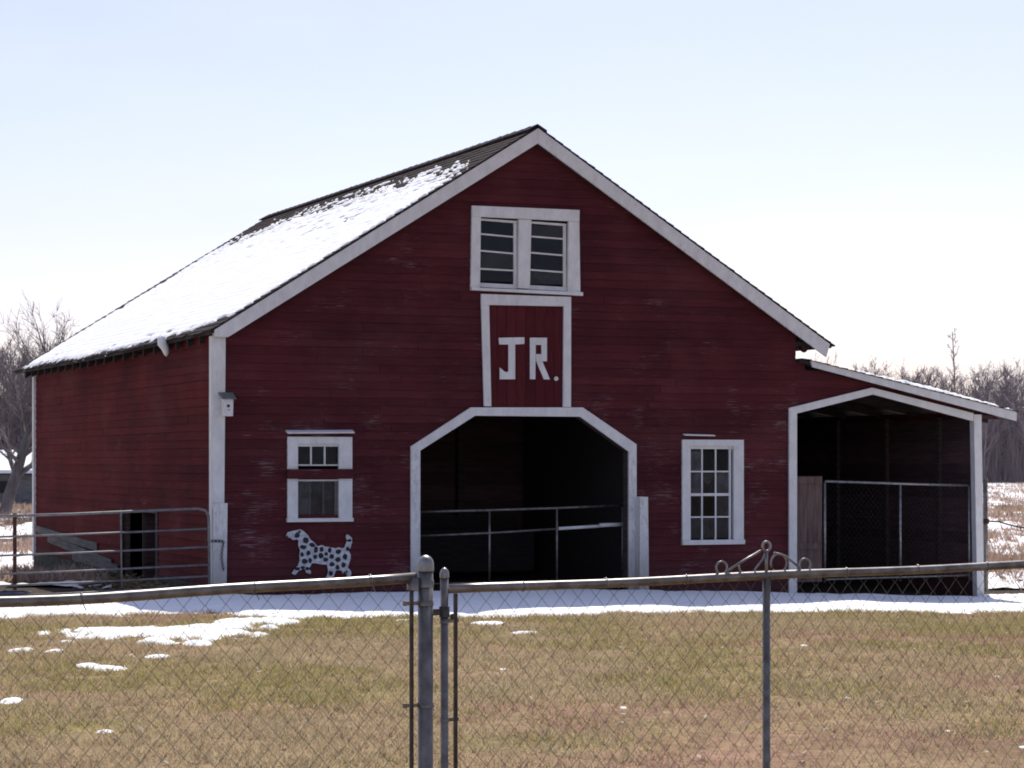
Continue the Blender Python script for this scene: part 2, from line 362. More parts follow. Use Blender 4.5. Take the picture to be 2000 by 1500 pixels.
def clad(parent, z0, z1, exp, lims, holes, place, m, joint=4.2, name='clapboard'):
    z = z0
    while z < z1 - 0.02:
        zt = min(z + exp, z1); zm = (z + zt) / 2
        sm = spans(zm, *lims(zm), holes); sb = spans(z + 0.004, *lims(z + 0.004), holes); st = spans(zt - 0.004, *lims(zt - 0.004), holes)
        same = len(sm) == len(sb) == len(st)
        for i, (a0, b0) in enumerate(sm):
            ab, bb, at_, bt = (sb[i][0], sb[i][1], st[i][0], st[i][1]) if same else (a0, b0, a0, b0)
            cuts = []; x = a0 + R.uniform(1.2, joint)
            while x < b0 - 0.8: cuts.append(x); x += R.uniform(2.0, joint)
            es = [None] + cuts + [None]
            for j in range(len(es) - 1):
                lb, lt = (ab, at_) if es[j] is None else (es[j] + 0.002,) * 2
                rb, rt = (bb, bt) if es[j + 1] is None else (es[j + 1] - 0.002,) * 2
                if rt - lt < 0.01 and rb - lb < 0.01: continue
                d = 0.021 + R.uniform(-0.003, 0.004); zz = z + R.uniform(-0.004, 0.004); zz2 = zz + R.uniform(-0.003, 0.003)
                p = [(lb, -d, zz), (rb, -d, zz2), (rb, 0, zz2), (lb, 0, zz), (lt, -0.007, zt + 0.015), (rt, -0.007, zt + 0.015), (rt, 0, zt + 0.015), (lt, 0, zt + 0.015)]
                MB().hexa([place(*q) for q in p]).build(name, m, parent)
        z += exp
# front wall: backing sheet with openings (strips), then the boards
fw = MB(); z = -0.1
def flim(z): r = (APEX - 0.13 - z) / PIT; return max(UL, -r), min(UR, r)
zs = sorted(set([-0.4, -0.3, 0.64, 1.03, 1.986, 2.1, 2.12, 2.3, 2.50, 2.56, 3.4, 3.85, 4.16, 4.30, 4.8, 5.42, 5.8, 6.2, 6.5] + [p[1] for p in FRONT_HOLES[0]]))
for za, zb in zip(zs[:-1], zs[1:]):
    if zb - za < 0.005: continue
    sa, sb = spans(za + 0.002, *flim(za + 0.002), FRONT_HOLES), spans(zb - 0.002, *flim(zb - 0.002), FRONT_HOLES)
    if len(sa) == len(sb):
        for (a0, a1), (b0, b1) in zip(sa, sb): fw.prism([(a0, za), (a1, za), (b1, zb), (b0, zb)], 0.003, 0.10)
front = fw.build('front_wall', M['darkwood'], barn)
clad(front, -0.216, 6.45, 0.118, flim, FRONT_HOLES, lambda x, y, z: (x, y, z), M['red'])
# side wall on the left
SIDE_HOLES = [rect(3.26, 5.43, -0.2, 1.06)]
lw = MB()
for v0, v1, za, zb in ((0.105, 3.26, 0.1, 3.62), (3.26, 5.43, 1.06, 3.62), (5.43, WLEN, 0.1, 3.62)): lw.box(UL + 0.003, UL + 0.1, v0, v1, za, zb)
left = lw.build('left_wall', M['darkwood'], barn)
clad(left, 0.14, 3.6, 0.118, lambda z: (0.03, WLEN), SIDE_HOLES, lambda x, y, z: (UL + y, x, z), M['redside'], 5.0)
fo = MB(); fo.box(UL - 0.05, UL + 0.15, 5.43, WLEN + 0.05, -0.6, 0.13); fo.box(UL - 0.05, UL + 0.15, 0.05, 3.26, -0.6, 0.13)
fo.build('foundation', M['concrete'], barn)
# grey bare boards nailed low on the side wall
for k, (va, vb, za, zb, h) in enumerate(((7.2, 12.3, 0.36, 0.52, 0.13), (6.1, 11.2, 0.12, 0.38, 0.14), (5.6, 9.0, 0.06, 0.14, 0.14))):
    y0, y1 = UL - 0.05 - 0.012 * k, UL - 0.026 - 0.012 * k
    p = [(y0, va, za), (y0, vb, zb), (y1, vb, zb), (y1, va, za), (y0, va, za + h), (y0, vb, zb + h), (y1, vb, zb + h), (y1, va, za + h)]
    tag(MB().hexa(p).build('patch_board', M['patchwood'], left), 'bare grey board nailed low on the side wall')
fr = MB(); fr.box(UL - 0.03, UL + 0.02, 3.14, 3.26, -0.05, 1.1); fr.box(UL - 0.03, UL + 0.02, 5.43, 5.55, -0.05, 1.1)
fr.build('hatch_frame', M['darkwood'], left)
# far and right walls, loft floor, inner partition
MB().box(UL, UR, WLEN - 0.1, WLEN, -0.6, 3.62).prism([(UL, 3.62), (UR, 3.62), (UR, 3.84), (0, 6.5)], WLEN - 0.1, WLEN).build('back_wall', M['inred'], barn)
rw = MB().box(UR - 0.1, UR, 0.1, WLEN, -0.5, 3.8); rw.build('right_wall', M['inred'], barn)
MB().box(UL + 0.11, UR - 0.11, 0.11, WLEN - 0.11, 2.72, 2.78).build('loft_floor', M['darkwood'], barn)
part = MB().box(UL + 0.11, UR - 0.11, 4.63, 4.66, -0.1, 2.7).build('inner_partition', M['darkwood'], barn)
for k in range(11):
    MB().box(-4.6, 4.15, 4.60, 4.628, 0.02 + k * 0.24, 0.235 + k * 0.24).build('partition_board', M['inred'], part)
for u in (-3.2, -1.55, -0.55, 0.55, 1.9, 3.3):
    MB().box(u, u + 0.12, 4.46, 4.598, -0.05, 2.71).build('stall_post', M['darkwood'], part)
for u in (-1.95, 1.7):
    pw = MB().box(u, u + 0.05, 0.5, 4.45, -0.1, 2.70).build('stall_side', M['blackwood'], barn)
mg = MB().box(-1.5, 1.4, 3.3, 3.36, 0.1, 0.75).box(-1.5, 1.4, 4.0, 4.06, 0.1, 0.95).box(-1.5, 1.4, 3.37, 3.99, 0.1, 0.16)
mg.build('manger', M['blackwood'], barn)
for k in range(9): MB().box(UL + 0.12, UR - 0.12, 0.7 + k * 1.3, 0.78 + k * 1.3, 2.58, 2.718).build('loft_joist', M['darkwood'], barn)

# roof
ROOF_V0, ROOF_V1 = -0.14, 13.45
def eave_u(v): return -4.84 - 0.14 * min(1, max(0, v) / 6.0)
roof = MB()
NSEG = 14
for i in range(NSEG):
    va = ROOF_V0 + (ROOF_V1 - ROOF_V0) * i / NSEG; vb = ROOF_V0 + (ROOF_V1 - ROOF_V0) * (i + 1) / NSEG
    for side in (-1, 1):
        ea, eb = (-eave_u(va), -eave_u(vb)) if side < 0 else (4.86, 4.86)
        top = lambda u: APEX - 0.03 - PIT * u
        roof.hexa([(0, va, top(0) - .05), (side * ea, va, top(ea) - .05), (side * eb, vb, top(eb) - .05), (0, vb, top(0) - .05), (0, va, top(0)), (side * ea, va, top(ea)), (side * eb, vb, top(eb)), (0, vb, top(0))])
roofo = roof.build('roof', M['blackwood'], barn)
SL = sqrt(1 + PIT * PIT)
def shingles(parent, side, smax, v0, v1, fz, exp=0.15, jag=0.02, emax=None, m=None, rand=R):
    n = int(smax / exp) + 1
    for i in range(n):
        mb = MB(); s1 = min((i + 1) * exp + 0.012, smax + 0.03); s0 = i * exp - 0.05; v = v0 - rand.uniform(0, 0.25)
        while v < v1:
            va = max(v, v0) ; vb = min(v + 0.305, v1); v += 0.31
            if vb - va < 0.03: continue
            sl = s1 + rand.uniform(-0.006, 0.006); th = 0.016 + rand.uniform(0, 0.008)
            if emax:
                sl = min(sl, emax((va + vb) / 2) + rand.uniform(-jag, jag))
                if sl - s0 < 0.05: continue
            def P(s_, v_, h): u_, z_ = fz(max(s_, 0)); return (side * u_, v_, z_ + h)
            hb = 0.004; 
            mb.hexa([P(s0, va, hb), P(sl, va, hb), P(sl, vb, hb), P(s0, vb, hb), P(s0, va, hb + 0.004), P(sl, va, hb + th), P(sl, vb, hb + th), P(s0, vb, hb + 0.004)])
        if mb.v: mb.build('shingle_course', m or M['shingle'], parent)
fzL = lambda s: (s / SL, APEX - 0.03 - PIT * s / SL)
shingles(roofo, -1, 5.95, ROOF_V0 - 0.03, ROOF_V1 + 0.03, fzL, emax=lambda v: (-eave_u(v) + 0.03) * SL, jag=0.035)
shingles(roofo, 1, 5.76, ROOF_V0 - 0.03, ROOF_V1 + 0.03, fzL)
rc = MB()
v = ROOF_V0
while v < ROOF_V1:
    e = R.uniform(-0.004, 0.004)
    for sd in (-1, 1):
        rc.hexa([(0, v, APEX - 0.0), (sd * .14, v, APEX - .09), (sd * .14, v + .29, APEX - .09), (0, v + .29, APEX), (0, v, APEX + .025 + e), (sd * .15, v, APEX - .062 + e), (sd * .15, v + .29, APEX - .066), (0, v + .29, APEX + .016)])
    v += 0.28
rc.build('ridge_cap', M['shingle'], roofo)
for k in range(22):
    v = 0.5 + k * 0.6
    if v > WLEN: break
    e = -eave_u(v) - 0.02; q = lambda u: APEX - 0.085 - PIT * u
    MB().hexa([(-e, v, q(e) - .12), (-4.3, v, q(4.3) - .12), (-4.3, v + .05, q(4.3) - .12), (-e, v + .05, q(e) - .12), (-e, v, q(e)), (-4.3, v, q(4.3)), (-4.3, v + .05, q(4.3)), (-e, v + .05, q(e))]).build('rafter_tail', M['blackwood'], roofo)
# front rake boards, soffits, corner boards
def board(poly, y0, y1, name, m, parent): return MB().prism(poly, y0, y1).build(name, m, parent)
RT = APEX - 0.045
for sd, e, tail in ((-1, 4.80, False), (1, 4.82, True)):
    zt = lambda u: RT - PIT * u
    wd = 0.215
    lo = [(sd * 0.002, zt(0)), (sd * e, zt(e)), (sd * (e - (0.0 if not tail else 0.06)), zt(e) - (wd - 0.02)), (sd * 0.002, zt(0) - wd)]
    if not tail: lo = [(sd * 0.002, zt(0)), (sd * e, zt(e)), (sd * e, zt(e) - 0.09), (sd * (e - 0.19), zt(e - 0.19) - wd), (sd * 0.002, zt(0) - wd)]
    board(lo, -0.16, -0.125, 'rake_board', M['white'], roofo)
    so_ = MB(); e2 = e - 0.03
    so_.hexa([(0, -0.124, zt(0) - .21), (sd * e2, -0.124, zt(e2) - .1), (sd * e2, 0.0, zt(e2) - .1), (0, 0, zt(0) - .21), (0, -0.124, zt(0) - .06), (sd * e2, -0.124, zt(e2) - .06), (sd * e2, 0, zt(e2) - .06), (0, 0, zt(0) - .06)])
    so_.build('soffit', M['inred'], roofo)
lk = MB().box(4.32, 4.60, 0.02, 0.1, 3.60, 3.66); lk.prism([(4.45, 3.53), (4.50, 3.50), (4.60, 3.598), (4.42, 3.598)], 0.02, 0.1)
lk.build('lookout_bracket', M['inred'], roofo)
board([(-4.80, 1.20), (-4.635, 1.20), (-4.615, 3.62), (-4.795, 3.62)], -0.055, -0.024, 'corner_board', M['white'], front)
board([(-4.80, 0.0), (-4.615, 0.0), (-4.60, 1.27), (-4.79, 1.27)], -0.095, -0.057, 'corner_board', M['whited'], front)
MB().box(UL - 0.055, UL - 0.024, -0.023, 0.11, 0.05, 3.56).build('corner_board', M['white'], left)
MB().box(UL - 0.06, UL + 0.02, WLEN + 0.001, WLEN + 0.13, 0.0, 3.5).build('corner_board', M['white'], left)

# main doorway trim
for i in range(5):
    a0, a1, b1, b0 = DOOR_O[i], DOOR_O[i + 1], DOOR_I[i + 1], DOOR_I[i]
    board([a0, a1, b1, b0], -0.06 - 0.001 * (i % 2), -0.022, 'door_casing', M['whited'] if i in (0, 4) else M['white'], front)
for i in range(5):
    a0, a1 = DOOR_I[i], DOOR_I[i + 1]; sh = 0.03
    ctr = (-0.15, 1.2); f = lambda p: (p[0] + (0.03 if p[0] > ctr[0] else -0.03) * 0.9, p[1] + (0.03 if p[1] > 1.5 else 0))
    board([a0, a1, f(a1), f(a0)], -0.021, 0.14, 'door_jamb', M['darkwood'], front)

# windows: frame pieces, muntins, panes
def strip(x0, x1, z0, z1, y0, y1, name, m, par): return MB().box(x0, x1, y0, y1, z0, z1).build(name, m, par)
def pane(par, x0, x1, z0, z1, y, m='glass'): return strip(x0, x1, z0, z1, y, y + 0.004, 'pane', M[m], par)
# sash window on the left, a red board nailed across its middle
w1 = strip(-3.727, -3.579, 1.05, 2.184, -0.05, 0.0, 'window', M['white'], barn); w1['label'] = 'left sash window with a red board nailed across its middle'
strip(-2.981, -2.785, 1.05, 2.184, -0.05, 0.0, 'window_casing', M['white'], w1)
MB().prism([(-3.578, 2.184), (-2.982, 2.184), (-2.982, 2.085), (-3.578, 2.085)], -0.048, 0.0).build('window_casing', M['white'], w1)
strip(-3.578, -2.982, 2.049, 2.084, -0.02, 0.03, 'window_casing', M['white'], w1)
MB().hexa([(-3.75, -0.12, 2.225), (-2.775, -0.12, 2.235), (-2.775, -0.02, 2.262), (-3.75, -0.02, 2.255), (-3.75, -0.12, 2.243), (-2.775, -0.12, 2.255), (-2.775, -0.02, 2.285), (-3.75, -0.02, 2.275)]).build('drip_cap', M['white'], w1)
strip(-3.74, -2.775, 1.0, 1.05, -0.075, 0.02, 'sill', M['white'], w1)
for u in (-3.385, -3.185): strip(u, u + 0.022, 1.80, 2.048, 0.0, 0.03, 'muntin', M['white'], w1)
strip(-3.578, -2.982, 1.78, 1.80, 0.0, 0.03, 'muntin', M['white'], w1)
for x0, x1 in ((-3.578, -3.386), (-3.362, -3.186), (-3.162, -2.983)): pane(w1, x0, x1, 1.801, 2.047, 0.014)
strip(-3.74, -2.78, 1.60, 1.735, -0.085, -0.052, 'cross_board', M['red'], w1)
strip(-3.578, -2.982, 1.565, 1.59, -0.005, 0.03, 'muntin', M['white'], w1)
strip(-3.205, -3.185, 1.052, 1.564, 0.0, 0.03, 'muntin', M['oldwood'], w1)
strip(-3.03, -2.982, 1.052, 1.564, -0.004, 0.03, 'muntin', M['oldwood'], w1)
strip(-3.40, -3.384, 1.052, 1.564, 0.002, 0.03, 'muntin', M['oldwood'], w1)
pane(w1, -3.578, -3.401, 1.052, 1.563, 0.014, 'glasspale'); pane(w1, -3.383, -3.206, 1.052, 1.563, 0.014, 'glassdirty'); pane(w1, -3.184, -3.031, 1.052, 1.563, 0.014, 'glassdirty')
# twelve-pane window on the right
w2 = strip(2.375, 2.511, 0.67, 2.165, -0.05, 0.0, 'window', M['white'], barn); w2['label'] = 'tall twelve-pane sash window with white casing'
strip(3.235, 3.40, 0.67, 2.165, -0.055, 0.0, 'window_casing', M['white'], w2)
strip(2.512, 3.234, 2.07, 2.165, -0.05, 0.0, 'window_casing', M['white'], w2)
strip(2.512, 3.234, 2.025, 2.069, -0.01, 0.03, 'window_casing', M['white'], w2)
strip(3.18, 3.215, 0.67, 2.024, 0.0, 0.04, 'window_casing', M['white'], w2)
strip(2.37, 3.41, 0.60, 0.669, -0.075, 0.03, 'sill', M['white'], w2)
MB().hexa([(2.39, -.09, 2.225), (2.90, -.09, 2.215), (2.90, -.024, 2.225), (2.39, -.024, 2.235), (2.39, -.09, 2.243), (2.90, -.09, 2.233), (2.90, -.024, 2.243), (2.39, -.024, 2.253)]).build('drip_cap', M['white'], w2)
US = [2.512, 2.727, 2.955, 3.179]; ZS = [0.67, 1.01, 1.345, 1.69, 2.024]
for j in (1, 2): strip(US[j] - 0.011, US[j] + 0.011, 0.67, 2.024, 0.0, 0.03, 'muntin', M['white'], w2)
for i in (1, 2, 3):
    t = 0.02 if i == 2 else 0.011
    for j in range(3): strip(US[j] + (0.012 if j else 0), US[j + 1] - (0.012 if j < 2 else 0.001), ZS[i] - t, ZS[i] + t, 0.001, 0.029, 'muntin', M['white'], w2)
KP = [['glassdirty', 'glassdirty', 'glassdirty'], ['glass', 'glassclear', 'glassdirty'], ['glasspale', 'glass', 'glasspale'], ['glasspale', 'glassclear', 'glassclear']]
for i in range(4):
    for j in range(3): pane(w2, US[j] + 0.012, US[j + 1] - 0.012, ZS[i] + 0.021, ZS[i + 1] - 0.021, 0.014, KP[i][j])
MB().prism([(2.74, 1.69), (2.945, 1.69), (2.93, 1.56), (2.88, 1.51), (2.84, 1.48), (2.79, 1.52), (2.75, 1.56)], 0.05, 0.056).build('torn_curtain', M['oldwood'], w2)
# loft double window
w3 = board([(-1.002, 4.33), (-0.862, 4.33), (-0.848, 5.345), (-0.985, 5.345)], -0.055, 0.0, 'window', M['white'], barn); w3['label'] = 'crooked double loft window high in the gable'
board([(-0.985, 5.347), (0.695, 5.337), (0.697, 5.505), (-0.985, 5.50)], -0.06, 0.0, 'window_casing', M['white'], w3)
board([(0.515, 4.31), (0.712, 4.31), (0.695, 5.335), (0.53, 5.335)], -0.055, 0.0, 'window_casing', M['white'], w3)
board([(-0.265, 4.34), (-0.085, 4.335), (-0.06, 5.335), (-0.255, 5.335)], -0.05, 0.02, 'window_casing', M['white'], w3)
board([(-1.0, 4.29), (0.74, 4.255), (0.74, 4.305), (-1.0, 4.328)], -0.09, 0.02, 'sill', M['white'], w3)
for k, (ua, ub, sk) in enumerate(((-0.86, -0.268, 0.0), (-0.082, 0.513, -0.012))):
    zb, zt = 4.345 + sk, 5.33 + sk
    board([(ua, zb), (ub, zb - .012), (ub, zb + .048), (ua, zb + .06)], 0.0, 0.035, 'sash_rail', M['white'], w3)
    board([(ua, zt - .03), (ub, zt - .05), (ub, zt - 0.015), (ua, zt)], 0.0, 0.035, 'sash_rail', M['white'], w3)
    board([(ub - .05, zb + .05), (ub - .002, zb + .05), (ub - .002, zt - .055), (ub - .05, zt - .052)], 0.0, 0.034, 'sash_rail', M['white'], w3)
    zz = [zb + 0.06, 4.60, 4.845, 5.085, zt - 0.04]
    for q in (1, 2, 3):
        d = R.uniform(-0.008, 0.012)
        board([(ua, zz[q] + d), (ub - .051, zz[q] - .015), (ub - .051, zz[q] + .007), (ua, zz[q] + d + .024)], 0.002, 0.03, 'muntin', M['white'], w3)
    for q in range(4): pane(w3, ua + .001, ub - .052, zz[q] + .02, zz[q + 1] - .012, 0.014, 'glassdirty' if (q + k) % 3 == 1 else 'glass')
# loft hatch with the letters
hd = MB().box(-0.81, 0.51, 0.02, 0.05, 2.56, 4.17).build('loft_door', M['darkwood'], barn); hd['label'] = 'red plank loft door lettered JR. in white'
e = -0.735
for k in range(8):
    wdt = 1.19 / 8; x0 = e + k * wdt + 0.003; d = R.uniform(0, 0.006)
    strip(x0, x0 + wdt - 0.005, 2.60, 4.12, -0.02 - d, 0.018, 'plank', M['redv'], hd)
board([(-0.845, 4.085), (0.445, 4.095), (0.565, 4.235), (-0.845, 4.24)], -0.065, -0.03, 'door_frame', M['white'], hd)
board([(-0.800, 2.632), (-0.690, 2.632), (-0.724, 4.083), (-0.843, 4.083)], -0.063, -0.03, 'door_frame', M['white'], hd)
board([(0.436, 2.632), (0.56, 2.632), (0.562, 4.232), (0.447, 4.093)], -0.063, -0.03, 'door_frame', M['white'], hd)
yL = (-0.044, -0.028)
J = [(-.567, 3.618), (-.168, 3.634), (-.168, 3.538), (-.312, 3.527), (-.312, 3.025), (-.551, 3.022), (-.551, 3.191), (-.464, 3.126), (-.416, 3.134), (-.416, 3.525), (-.559, 3.523)]
MB().prism(J, *yL).build('letter_j', M['white'], hd)
rl = MB()
for q in ([(-.079, 3.03), (.003, 3.03), (.012, 3.632), (-.079, 3.63)], [(.013, 3.528), (.187, 3.528), (.187, 3.634), (.013, 3.632)], [(.10, 3.292), (.187, 3.292), (.187, 3.527), (.10, 3.527)],
          [(.013, 3.292), (.099, 3.292), (.099, 3.394), (.013, 3.394)], [(.02, 3.29), (.115, 3.29), (.235, 3.03), (.14, 3.03)]): rl.prism(q, *yL)
rl.build('letter_r', M['white'], hd)
MB().prism([(.335 + .033 * cos(a_ * pi / 4), 3.043 + .033 * sin(a_ * pi / 4)) for a_ in range(8)], *yL).build('full_stop', M['white'], hd)

# ------------------------------------------------------------------ lean-to on the right of the barn
LT0, LT1, LTD = (4.33, 3.415), (8.198, 2.635), 8.0
ls = (LT1[1] - LT0[1]) / (LT1[0] - LT0[0])
lz = lambda u: LT0[1] + ls * (u - LT0[0])
lroof = MB().hexa([(4.32, -0.13, lz(4.32) - .07), (8.17, -0.13, lz(8.17) - .07), (8.17, LTD, lz(8.17) - .07), (4.32, LTD, lz(4.32) - .07), (4.32, -0.13, lz(4.32) - .025), (8.17, -0.13, lz(8.17) - .025), (8.17, LTD, lz(8.17) - .025), (4.32, LTD, lz(4.32) - .025)])
lean = lroof.build('lean_to', M['blackwood'], barn); lean['label'] = 'open lean-to shed on the right with a white-trimmed opening'
LSL = sqrt(1 + ls * ls)
shingles(lean, 1, 3.93, -0.18, LTD, lambda s: (4.33 + s / LSL, 3.415 - 0.022 + ls * s / LSL), exp=0.16)
board([(4.485, 3.378), (8.19, 2.62), (8.188, 2.481), (4.521, 3.27)], -0.165, -0.131, 'rake_board', M['white'], lean)
OP_O = [(4.175, -0.45), (4.175, 2.65), (5.627, 2.975), (7.46, 2.595), (7.61, 2.575), (7.66, -0.45)]
OP_I = [(4.308, -0.45), (4.308, 2.568), (5.645, 2.872), (7.455, 2.472), (7.46, 2.47), (7.53, -0.45)]
def llim(z): return 4.312, min(8.0, LT0[0] + (z + 0.12 - LT0[1]) / ls)
clad(lean, 2.50, 3.33, 0.118, llim, [[(4.2, 2.3), (4.2, 2.61), (5.636, 2.925), (7.6, 2.53), (7.6, 2.3)]], lambda x, y, z: (x, y, z), M['red'])
for i in range(3):
    board([OP_O[i], OP_O[i + 1], OP_I[i + 1], OP_I[i]], -0.058 - 0.001 * (i % 2), -0.024, 'opening_trim', M['white'], lean)
MB().hexa([(7.53, -.06, -.45), (7.655, -.06, -.45), (7.655, .06, -.45), (7.53, .06, -.45), (7.465, -.06, 2.575), (7.605, -.06, 2.575), (7.605, .06, 2.575), (7.465, .06, 2.575)]).build('corner_post', M['white'], lean)
MB().box(7.61, 7.86, -0.04, 0.05, 2.51, 2.57).build('purlin_end', M['inred'], lean)
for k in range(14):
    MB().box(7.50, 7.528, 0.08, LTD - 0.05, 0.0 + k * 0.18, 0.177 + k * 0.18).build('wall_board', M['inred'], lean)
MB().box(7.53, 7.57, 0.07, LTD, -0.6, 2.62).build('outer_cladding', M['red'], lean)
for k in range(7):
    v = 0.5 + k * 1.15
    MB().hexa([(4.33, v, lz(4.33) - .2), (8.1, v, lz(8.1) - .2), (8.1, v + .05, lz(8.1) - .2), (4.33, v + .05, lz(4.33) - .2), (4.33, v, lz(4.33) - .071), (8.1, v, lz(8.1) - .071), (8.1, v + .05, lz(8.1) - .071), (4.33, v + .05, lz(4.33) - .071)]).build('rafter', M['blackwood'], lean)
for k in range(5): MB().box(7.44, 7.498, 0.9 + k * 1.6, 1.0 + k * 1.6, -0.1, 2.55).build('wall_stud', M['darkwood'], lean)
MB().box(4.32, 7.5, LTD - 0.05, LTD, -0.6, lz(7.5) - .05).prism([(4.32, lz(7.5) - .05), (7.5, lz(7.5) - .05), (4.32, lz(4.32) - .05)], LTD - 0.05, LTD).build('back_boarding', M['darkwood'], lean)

# ------------------------------------------------------------------ things on and around the barn
def bthing(name, label, cat, u, v, z=0.0, group=None):
    t = thing(name, label, cat, B(u, v, z), TH, group); return t, (u, v, z)
# birdhouse
t, o = bthing('birdhouse', 'small white birdhouse with grey roof on the left corner board', 'birdhouse', -4.62, -0.1, 2.46)
MB().prism([(-4.685, 2.46), (-4.555, 2.46), (-4.55, 2.70), (-4.69, 2.70)], -0.21, -0.097).build('box', M['white'], t, o)
MB().hexa([(-4.72, -.25, 2.69), (-4.52, -.25, 2.69), (-4.52, -.06, 2.76), (-4.72, -.06, 2.76), (-4.72, -.25, 2.705), (-4.52, -.25, 2.705), (-4.52, -.06, 2.79), (-4.72, -.06, 2.79)]).build('roof', M['greenroof'], t, o)
MB().prism([(-4.62 + .022 * cos(k * pi / 6), 2.60 + .022 * sin(k * pi / 6)) for k in range(12)], -0.2125, -0.2).build('entrance_hole', M['black'], t, o)
MB().tube([(-4.62, -.21, 2.545), (-4.62, -.27, 2.545)], .006, 6).build('perch', M['oldwood'], t, o)
# spotted dog cut-out
dx0, dz0 = -3.877, 1.03
dg = lambda x, y: (dx0 + x * 0.000652, dz0 - y * 0.000618)
DOG = [(200, 350), (230, 280), (330, 250), (420, 232), (520, 215), (590, 260), (680, 350), (740, 450), (830, 520), (890, 600), (1000, 575), (1060, 605), (1180, 625), (1300, 650), (1370, 630), (1430, 650), (1500, 645), (1530, 560), (1560, 480), (1530, 400), (1550, 340), (1600, 360), (1670, 420), (1670, 520), (1640, 640), (1600, 720), (1640, 800), (1640, 900), (1600, 1000), (1575, 1090), (1650, 1180), (1650, 1260), (1610, 1330), (1555, 1330), (1560, 1250), (1490, 1170), (1470, 1225), (1440, 1165), (1380, 1150), (1310, 1150), (1260, 1280), (1180, 1345), (1080, 1310), (1130, 1220), (1130, 1130), (1110, 1020), (980, 1010), (850, 980), (770, 980), (740, 1040), (705, 1110), (750, 1160), (740, 1220), (640, 1190), (620, 1110), (560, 1110), (470, 1150), (400, 1240), (325, 1200), (380, 1110), (460, 1030), (500, 900), (490, 800), (510, 690), (470, 580), (470, 450), (430, 440), (350, 450), (290, 400), (210, 390)]
t, o = bthing('dog_cutout', 'white spotted dog cut-out fixed to the wall under the left window', 'cutout', -3.2, -0.05, 0.2)
MB().prism([dg(*p) for p in DOG], -0.045, -0.03).build('dog_panel', M['dogwhite'], t, o)
SP = [(440, 345, 52, 50), (490, 268, 26, 26), (635, 460, 52, 55), (775, 570, 55, 45), (570, 615, 55, 42), (855, 680, 42, 62), (985, 665, 40, 52), (1165, 690, 30, 52), (690, 750, 42, 48), (545, 775, 36, 42), (1090, 775, 34, 30), (840, 840, 40, 42), (970, 815, 48, 48), (1210, 835, 48, 46), (1360, 730, 52, 48), (1515, 850, 44, 52), (605, 930, 54, 52), (730, 915, 36, 48), (1075, 905, 48, 40), (1350, 910, 48, 48), (1215, 1010, 50, 44), (1475, 1030, 48, 50), (1340, 1085, 38, 48), (1190, 1210, 44, 46), (445, 1095, 50, 34), (560, 1075, 40, 30), (668, 1100, 42, 34), (1575, 670, 36, 40), (1605, 480, 44, 26), (1545, 1185, 26, 22), (222, 370, 16, 18)]
for (x, y, a_, b_) in SP:
    MB().prism([dg(x + 1.27 * a_ * cos(k * pi / 5) * R.uniform(.78, 1.18), y + 1.27 * b_ * sin(k * pi / 5) * R.uniform(.78, 1.18)) for k in range(10)], -0.0485, -0.046).build('spot', M['black'], t, o)
# tube gate left of the corner
t, o = bthing('tube_gate', 'grey six-bar tube gate standing left of the barn corner', 'gate', -6.2, -0.42, 0.1)
gl = lambda u: (u + 4.94) * -0.026
for k, zz in enumerate((1.205, 0.935, 0.69, 0.45, 0.295, 0.16)):
    pts = [(-8.55, -.42, zz - gl(-8.55) - 0.0), (-6.8, -.42, zz - gl(-6.8) - .012), (-4.955, -.42, zz - gl(-5.08))]
    if k == 0: pts = pts[:-1] + [(-5.10, -.42, zz), (-5.0, -.42, zz - .025), (-4.955, -.42, zz - .09), (-4.95, -.42, zz - .2), (-4.94, -.42, 0.15)]
    MB().tube(pts, 0.019 if k == 0 else 0.014, 7).build('top_rail' if k == 0 else 'rail', M['gatetube'], t, o)
for u in (-6.16, -8.5): MB().tube([(u, -.44, 1.17), (u + .012, -.44, .16)], .011, 6).build('upright', M['gatetube'], t, o)
# rusty post
t, o = bthing('fence_post', 'thin rusty steel post at the left end of the tube gate', 'post', -7.55, -0.36, -0.1)
MB().box(-7.575, -7.525, -.362, -.356, -.25, 1.16).box(-7.553, -7.547, -.356, -.325, -.25, 1.16).build('shaft', M['rust'], t, o)
MB().box(-7.62, -7.48, -.3245, -.3185, -.1, .06).build('anchor_plate', M['rust'], t, o)
# low dark blue form added in place of deep shadow at the post
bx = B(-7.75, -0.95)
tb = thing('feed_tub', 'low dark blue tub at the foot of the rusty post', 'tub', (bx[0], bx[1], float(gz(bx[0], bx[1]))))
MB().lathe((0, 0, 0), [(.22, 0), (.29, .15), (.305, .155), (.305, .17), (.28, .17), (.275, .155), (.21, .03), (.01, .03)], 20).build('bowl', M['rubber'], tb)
# chain
ch = bthing('gate_chain', 'dark chain looped over the left corner board holding the gate', 'chain', -4.7, -0.12, 0.5)
t, o = ch
cp = []
for k in range(26):
    f = k / 25.0
    cp.append((-4.93 + 0.27 * min(1, f * 2.2), -0.125, 0.74 + 0.015 * sin(f * 6)) if f < 0.45 else (-4.66 - 0.03 * sin((f - .45) * 5.7), -0.125, 0.745 - (f - 0.45) * 0.72))
for k in range(len(cp) - 1):
    m_ = [(cp[k][j] + cp[k + 1][j]) / 2 for j in range(3)]
    MB().ring(m_, 0.016, 0.005, 8, 'y' if k % 2 else 'x', 4).build('link', M['chain'], t, o)
